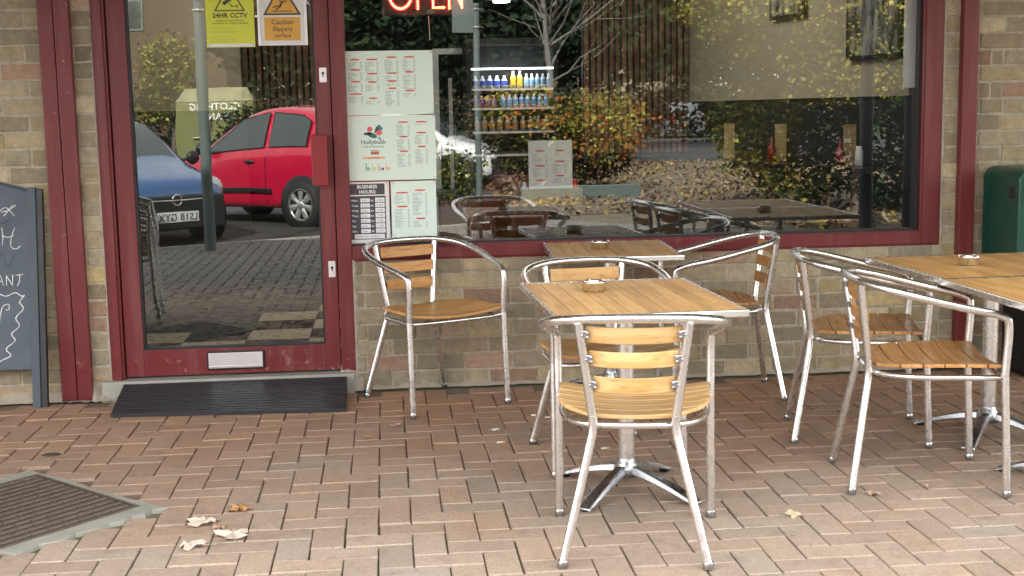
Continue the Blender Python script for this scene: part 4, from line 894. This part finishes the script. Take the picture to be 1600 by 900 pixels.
    MB().add([(-L/2+.145, -.5*W*.66, .93*f), (-L/2+.145, .5*W*.66, .93*f), (-L/2+.32, .5*W*.62, 1.2*f), (-L/2+.32, -.5*W*.62, 1.2*f)], [(0, 1, 2, 3)]).build('rear_window', M['glass_car'], t)
    g = MB().box(L/2-.10, L/2+.012, -W*.37, W*.37, .17, .52*f).build('grille', M['black'], t, bevel=.02)
    MB().tube(smooth_path([(L/2-.05, -W*.36, .50*f), (L/2+.014, -W*.15, .475*f), (L/2+.018, W*.15, .475*f), (L/2-.05, W*.36, .50*f)], 6), .008, 6).build('chrome_strip', M['chrome'], g)
    if badge:
        MB().lathe([(.045, 0), (.05, .008), (.055, .008), (.06, 0)], (L/2+.02, 0, .475*f), 24, axis='x').box(L/2+.02, L/2+.03, -.045, .045, .475*f-.006, .475*f+.006).build('badge', M['chrome'], t)
    if plate:
        pl = MB().box(L/2+.012, L/2+.022, -.235, .235, .255, .36).build('number_plate', M['plastic_white'] if not suv else simple('yellow_plate', (.75, .55, .03), .3), t)
        tb_ = text_mb([(plate, 0, 0, .105, 'CENTER', .012, (.02, .02, .02))], 0); tb_.v = [(L/2+.0235, x*.98, z*1.0+.268) for x, y, z in tb_.v]; tb_.build('plate_lettering', M['col'], pl)
    if suv:
        MB().box(-L/2-.012, -L/2-.004, -.22, .22, .50, .60).build('rear_plate', simple('yellow_plate', (.75, .5, .03), .3), t); MB().lathe([(0, -.02), (.06, -.015)], (-L/2, 0, .95), 16, axis='x').build('rear_badge', M['chrome'], t)
    return t
# red car side on: rear wheel (near side) stands about (-.91,-9.38), nose to -x and slightly away
hd_ = math.radians(180+40); wb = 3.3*.655
def rot(x, y, a): return (x*math.cos(a)-y*math.sin(a), x*math.sin(a)+y*math.cos(a))
rx, ry = rot(-wb/2, -.66, hd_)
car('red_car', 'bright red hatchback parked side on, mirrored in the door glass', (.50, .006, .038), (-.91-rx, -9.40-ry, -.03), hd_, H=1.39, cab=-.24, bp=-.30)
hd_ = math.atan2(.76, .65); fx, fy = rot(1.65, 0, hd_)
car('blue_car', 'blue hatchback with its nose to the kerb, mirrored at the left of the door glass', (.014, .075, .23), (-2.08-fx, -7.42-fy, -.03), hd_, plate='LS18 GYX', badge=True)
car('white_car', 'white car mirrored between the menu posters and the fridge', (.75, .77, .8), (.45, -17.2, -.03), math.radians(20))
car('grey_car', 'dark grey estate car driving away beyond the leafy bed', (.15, .16, .18), (12.75, -53, -.03), math.radians(-100), L=4.0, W=1.75, H=1.6, suv=True)
# lamp and sign posts
def post(name, label, x, y, h, r, mat, sign=False):
    t = thing(name, label, 'post', (x, y, -.02), group=None); MB().lathe([(r, 0), (r, h)], seg=20).build('pole', mat, t); MB().lathe([(r+.006, h-.01), (r+.006, h+.012), (0, h+.02)], seg=20).build('cap', mat, t)
    for z in ([h-.28, h-.06] if sign else [h-.1]): MB().lathe([(r+.002, z-.012), (r+.008, z-.01), (r+.008, z+.01), (r+.002, z+.012)], seg=16).box(r, r+.06, -.01, .01, z-.01, z+.01).build('clamp', M['chrome'], t)
    if sign: MB().box(-.30, -.03, -r-.012, -r-.008, h-.34, h+.12).build('sign_plate', M['post_grey'], t)
    return t
post('signpost', 'grey post standing at the kerb by the blue car', -1.68, -6.72, 2.36, .052, M['post_grey'])
post('signpost', 'grey post with a small sign turned away, beyond the paving', 1.20, -11.0, 2.62, .042, M['post_grey'], True)
post('canopy_column', 'navy steel column nearer the middle, mirrored at the right of the window', 4.02, -4.70, 3.2, .058, M['post_dark'])
post('canopy_column', 'navy steel column mirrored at the extreme right of the window', 4.39, -4.70, 3.2, .045, M['post_dark'])
# clothing bank
t = thing('clothing_bank', 'olive green clothing bank with white lettering and a sloping top', 'clothing bank', (-4.42, -30, -.03))
def cbp(x, y, z): return (x, y, z)
MB().prism([(-1.02, 0), (1.02, 0), (1.05, .9), (1.0, 1.70), (-1.0, 1.70), (-1.05, .9)], 0, -1.2).build('bank_body', simple('olive_paint', (.16, .17, .055), .6, 0, .2, 5), t, bevel=.05, seg=3)
MB().add([(-1.0, 0, 1.70), (1.0, 0, 1.70), (.8, -.5, 2.06), (-.8, -.5, 2.06), (-1.0, -1.2, 1.70), (1.0, -1.2, 1.70)], [(0, 1, 2, 3), (3, 2, 5, 4), (0, 3, 4), (1, 5, 2)]).build('bank_lid', simple('rusty_pale_lid', (.24, .23, .13), .7, 0, .5, 3), t)
tb_ = text_mb([('CLOTHING', 0, 1.49, .25, 'CENTER', .02, (.8, .8, .75)), ('BANK', 0, 1.23, .25, 'CENTER', .02, (.8, .8, .75))], 0); tb_.v = [(-x, .012, z) for x, y, z in tb_.v]; tb_.build('bank_lettering', M['col'], t)
MB().tube([(-.6, .05, .72), (-.2, .05, .75), (-.15, .05, .6)], .02, 6).build('chute_handle', M['silver_plate'], t)
# foliage
def foliage(name, blobs, nleaf, size, cols, seed, clump=20, flat=.5):
    rs = random.Random(seed); mb = MB(); tot = sum(b_[3]*b_[4]*b_[5] for b_ in blobs)
    for bx, by, bz, ax, ay, az in blobs:
        nn = int(nleaf*ax*ay*az/tot/clump)+1
        for _ in range(nn):
            while True:
                p = Vector((rs.uniform(-1, 1), rs.uniform(-1, 1), rs.uniform(-1, 1)))
                if .25 < p.length < 1: break
            p = p*(p.length**-.35); c0 = Vector((bx+p.x*ax, by+p.y*ay, bz+p.z*az)); tone = rs.uniform(.55, 1.3); cc_ = rs.choice(cols); cr = size*rs.uniform(1.5, 3.4)
            for _k in range(clump):
                q = c0+Vector((rs.gauss(0, 1), rs.gauss(0, 1), rs.gauss(0, .7)))*cr*.6
                if q.z < 0.02: continue
                u = Vector((rs.gauss(0, 1), rs.gauss(0, 1), rs.gauss(0, flat))).normalized(); w_ = u.cross(Vector((rs.gauss(0, 1), rs.gauss(0, 1), rs.gauss(0, 1)))).normalized()
                s_ = size*rs.uniform(.6, 1.25); k = tone*rs.uniform(.8, 1.2); c_ = tuple(k*v_ for v_ in cc_)
                a = q-u*s_*.5; b_ = q+u*s_*.5; mb.add([a, q+w_*s_*.32+u*s_*.05, b_, q-w_*s_*.32+u*s_*.05], [(0, 1, 2, 3)], c_)
    return mb
def trunk_mb(h, r, nl, seed, spread=1.2, up_=.8):
    rs = random.Random(seed); mb = MB(); P = [(rs.gauss(0, .03)*k, rs.gauss(0, .03)*k, h*k/6) for k in range(7)]; mb.tube(P, [r*(1-.75*k/6) for k in range(7)], 9)
    for k in range(nl):
        z = h*rs.uniform(.3, .95); a = rs.uniform(0, 2*PI); l = spread*rs.uniform(.5, 1)*(1.1-z/h*.5); p0 = Vector((0, 0, z)); d = Vector((math.cos(a), math.sin(a), up_*rs.uniform(.5, 1.3)))
        Q = [p0+d*l*u+Vector((rs.gauss(0, .05), rs.gauss(0, .05), .15*u*u*l)) for u in (0, .35, .7, 1)]; mb.tube(Q, [r*.35, r*.25, r*.15, r*.05], 6)
        for _ in range(3):
            u = rs.uniform(.3, .9); b0 = p0+d*l*u; d2 = (d+Vector((rs.gauss(0, .7), rs.gauss(0, .7), rs.gauss(.2, .4)))).normalized(); mb.tube([b0, b0+d2*l*.3, b0+d2*l*.6+Vector((0, 0, .05))], [r*.14, r*.09, r*.03], 5)
    return mb
def tree(name, label, x, y, th, tr, blobs, nleaf, size, cols, seed, cat='tree', grp=None, nl=10, bark='bark', spread=1.2):
    t = thing(name, label, cat, (x, y, -.03), group=grp)
    if th: trunk_mb(th, tr, nl, seed, spread).build('trunk', M[bark], t)
    if blobs: foliage(name, blobs, int(nleaf*1.25), size*.92, cols, seed).build('crown', M['leaf'], t)
    return t
YEL = [(.33, .28, .05), (.25, .24, .05), (.15, .17, .035), (.36, .28, .05), (.08, .10, .025), (.05, .07, .02)]; DKG = [(.012, .028, .015), (.02, .038, .017), (.009, .022, .014), (.028, .048, .02)]; MIX = [(.05, .09, .025), (.10, .13, .03), (.25, .22, .03), (.04, .07, .025)]
tree('maple_tree', 'yellow leaved maple hanging over the leaf covered ground', 5.6, -9.2, 3.6, .11, [(-.7, .6, 2.6, 1.4, 1.3, .95), (-1.75, .9, 2.5, .8, .8, .40), (.2, 0, 2.9, 1.3, 1.2, 1.0), (-.3, .9, 1.75, .9, .8, .45)], 30000, .075, YEL+[(.10, .11, .03), (.24, .22, .04)], 5)
tree('laurel_shrub', 'dark green evergreen shrub at the far right of the window reflection', 6.15, -9.4, 1.6, .05, [(0, 0, .95, 1.15, 1.2, 1.0), (.9, .7, 1.1, 1.0, 1.1, 1.1), (-.3, 1.3, 1.7, 1.0, .7, .6)], 9000, .10, DKG+[(.04, .09, .05)], 6, 'shrub')
tree('yellowing_shrub', 'yellowing shrub just left of the dark laurel', 4.9, -10.2, 1.2, .03, [(-.2, 0, 1.05, .62, .7, .55), (.2, .1, .5, .5, .6, .4)], 3000, .09, MIX+YEL[:2], 7, 'shrub')
tree('berberis_bush', 'autumn bush with yellow tips behind the menu card', 2.75, -14.6, .9, .03, [(0, 0, .70, 1.15, .9, .62), (.35, 0, 1.15, .8, .6, .38), (-.6, .2, 1.2, .65, .5, .34)], 8500, .075, [(.05, .06, .02), (.03, .035, .015), (.09, .09, .025), (.05, .02, .015)], 8, 'bush')
tree('berberis_bush', 'bright yellow sprays above the autumn bush', 3.2, -14.2, 1.3, .02, [(.1, 0, 1.2, .75, .5, .28), (-1.2, 0, 1.35, .6, .5, .25), (-.2, .5, .9, .8, .3, .4)], 2600, .09, YEL[:3]+[(.35, .12, .03)], 9, 'bush')
tree('low_bush', 'low yellow green bush below the white car', .9, -12.6, .5, .02, [(0, 0, .35, .5, .4, .3)], 1500, .08, MIX, 10, 'bush')
tree('bare_tree', 'bare grey barked tree in front of the dark conifers', 3.45, -22, 5.5, .085, None, 0, .1, DKG, 12, nl=26, bark='bark_pale', spread=2.6)
for k, (x, y, s) in enumerate(((-2.5, -36, 1.15), (2.0, -38, 1.0), (6.5, -36, 1.1), (5.5, -66, 1.3), (-12.5, -38, .8), (16.5, -64, 1.4), (24, -64, 1.4))):
    tree('conifer', ('dense conifer directly beyond the OPEN sign', 'dense conifer left of the bare tree', 'dense conifer right of the bare tree', 'tall conifer standing furthest back above the bare tree', 'conifer far left beyond the brick building', 'tall dark tree behind the far hedge', 'tall dark tree at the right end of the far hedge')[k], x, y, 3*s, .2, [(0, 0, 5.2*s, 2.6*s, 2.2, 3.2*s), (.8, .3, 3.2*s, 2.9*s, 2.2, 1.3*s)], 8000, .34, DKG, 20+k, grp='conifers beyond the car park')
tree('far_hedge', 'dark clipped hedge across the road', 17.8, -63, 0, 0, [(-3, 0, 1.1, 3.2, .7, 1.15), (3, 0, 1.1, 3.2, .7, 1.15), (0, 0, 1.2, 3, .7, 1.15)], 9000, .22, DKG+MIX[:1], 31, 'hedge')
tree('mid_hedge', 'brownish hedge line behind the autumn bush', 3.4, -27, 0, 0, [(-2.6, 0, .8, 2., .6, .9), (.3, 0, .8, 1.4, .6, .9), (-5.5, 0, .8, 2., .6, .9)], 8000, .14, DKG+[(.09, .06, .03)], 32, 'hedge')
tree('left_hedge', 'dark hedge behind the blue car', -8.3, -24.5, 0, 0, [(1.2, 0, .9, 1.5, .6, .9), (-1, 0, .9, 1.5, .6, .9)], 6000, .12, DKG+[(.08, .055, .03)], 33, 'hedge')
tree('golden_tree', 'small golden tree left of the clothing bank', -6.0, -33, 2.6, .08, [(0, 0, 2.6, .75, .7, .85), (-.4, 0, 1.6, .6, .6, .5)], 3500, .14, YEL+DKG[:1], 34)
tag(foliage('woodland', [(x_, -82+3*math.sin(x_), 3.2, 6, 3, 5.5) for x_ in range(-52, 66, 8)], 26000, .75, DKG+[(.06, .06, .03)], 61, clump=10).build('distant_woodland', M['leaf']), 'dark belt of distant trees closing the view', 'woodland', kind='stuff')
tree('long_hedge', 'long low hedge along the back of the car park', -4, -44, 0, 0, [(k_*4, 0, 1.1, 2.6, .8, 1.25) for k_ in range(-4, 5)], 12000, .24, DKG+[(.07, .06, .03)], 62, 'hedge')
# buildings across the road
def house(name, label, x0, x1, y, h, mat, wins):
    t = thing(name, label, 'house', ((x0+x1)/2, y, -.03)); w = (x1-x0)/2
    MB().box(-w, w, -6, 0, 0, h).build('wall', mat, t); MB().add([(-w-.3, .4, h), (w+.3, .4, h), (w+.3, -3, h+2), (-w-.3, -3, h+2), (-w-.3, -6.4, h), (w+.3, -6.4, h)], [(0, 1, 2, 3), (3, 2, 5, 4), (0, 3, 4), (1, 5, 2)]).build('roof', simple('roof_tiles', (.12, .07, .05), .8, 0, .2, 3), t)
    for wx, wz in wins:
        f_ = MB().box(wx-.55, wx+.55, .0, .06, wz-.6, wz+.6).build('window', M['post_grey'], t); MB().box(wx-.48, wx+.48, .061, .07, wz-.53, wz+.53).build('pane', M['glass_car'], f_)
M['brick_brown'] = simple('dark_brown_brick', (.10, .062, .042), .9, 0, .3, 6)
house('brick_house', 'brown brick house above the blue car reflection', -13.5, -6.0, -47, 7.5, M['brick_brown'], ((-2.3, 5.2), (.2, 5.2), (-2.3, 2), (1.6, 2)))
house('white_house', 'pale rendered house behind the maple', 10, 19, -72, 5.2, M['cream'], ((-2, 3.6), (1.5, 3.6)))
house('brick_house', 'red brick house behind the conifers', -2, 7, -58, 5.5, M['brick_brown'], ((-2, 3.4), (1.5, 3.4)))
# planter edging and leaf litter
tag(MB().box(-.9, .9, -.06, .06, 0, .22).build('timber_edging', M['post_grey'], bevel=.01), 'weathered timber edging at the corner of the leafy bed', 'edging'); bpy.data.objects['timber_edging'].location = (2.75, -12.8, -.03); bpy.data.objects['timber_edging'].rotation_euler = (0, 0, -.12)
rs = random.Random(55); lf = MB(); LC = [(.24, .15, .09), (.30, .20, .12), (.15, .09, .05), (.42, .33, .22), (.09, .06, .04), (.12, .08, .05), (.40, .28, .05)]
for _ in range(22000):
    y = -7-rs.random()**1.3*19; x = rs.uniform(1.6, 9.5) if y < -9 else rs.uniform(3.6, 9.5)
    if y > -9.5 and x < 4.4+(-7-y)*-.5: continue
    dens = .35+.65*(math.sin(x*1.7+y*.6)*.5+.5)
    if rs.random() > dens: continue
    s_ = rs.uniform(.035, .085); a = rs.uniform(0, 2*PI); tilt = rs.gauss(0, .45); u = Vector((math.cos(a), math.sin(a), tilt))*s_*.5; w_ = Vector((-math.sin(a), math.cos(a), rs.gauss(0, .45)))*s_*.36; p = Vector((x, y, .018+abs(rs.gauss(0, .012))))
    lf.add([p-u, p+w_, p+u+Vector((0, 0, .01)), p-w_], [(0, 1, 2, 3)], rs.choice(LC))
tag(lf.build('leaf_litter', M['leaf']), 'carpet of brown fallen leaves over the bed across the path', 'leaves', kind='stuff')
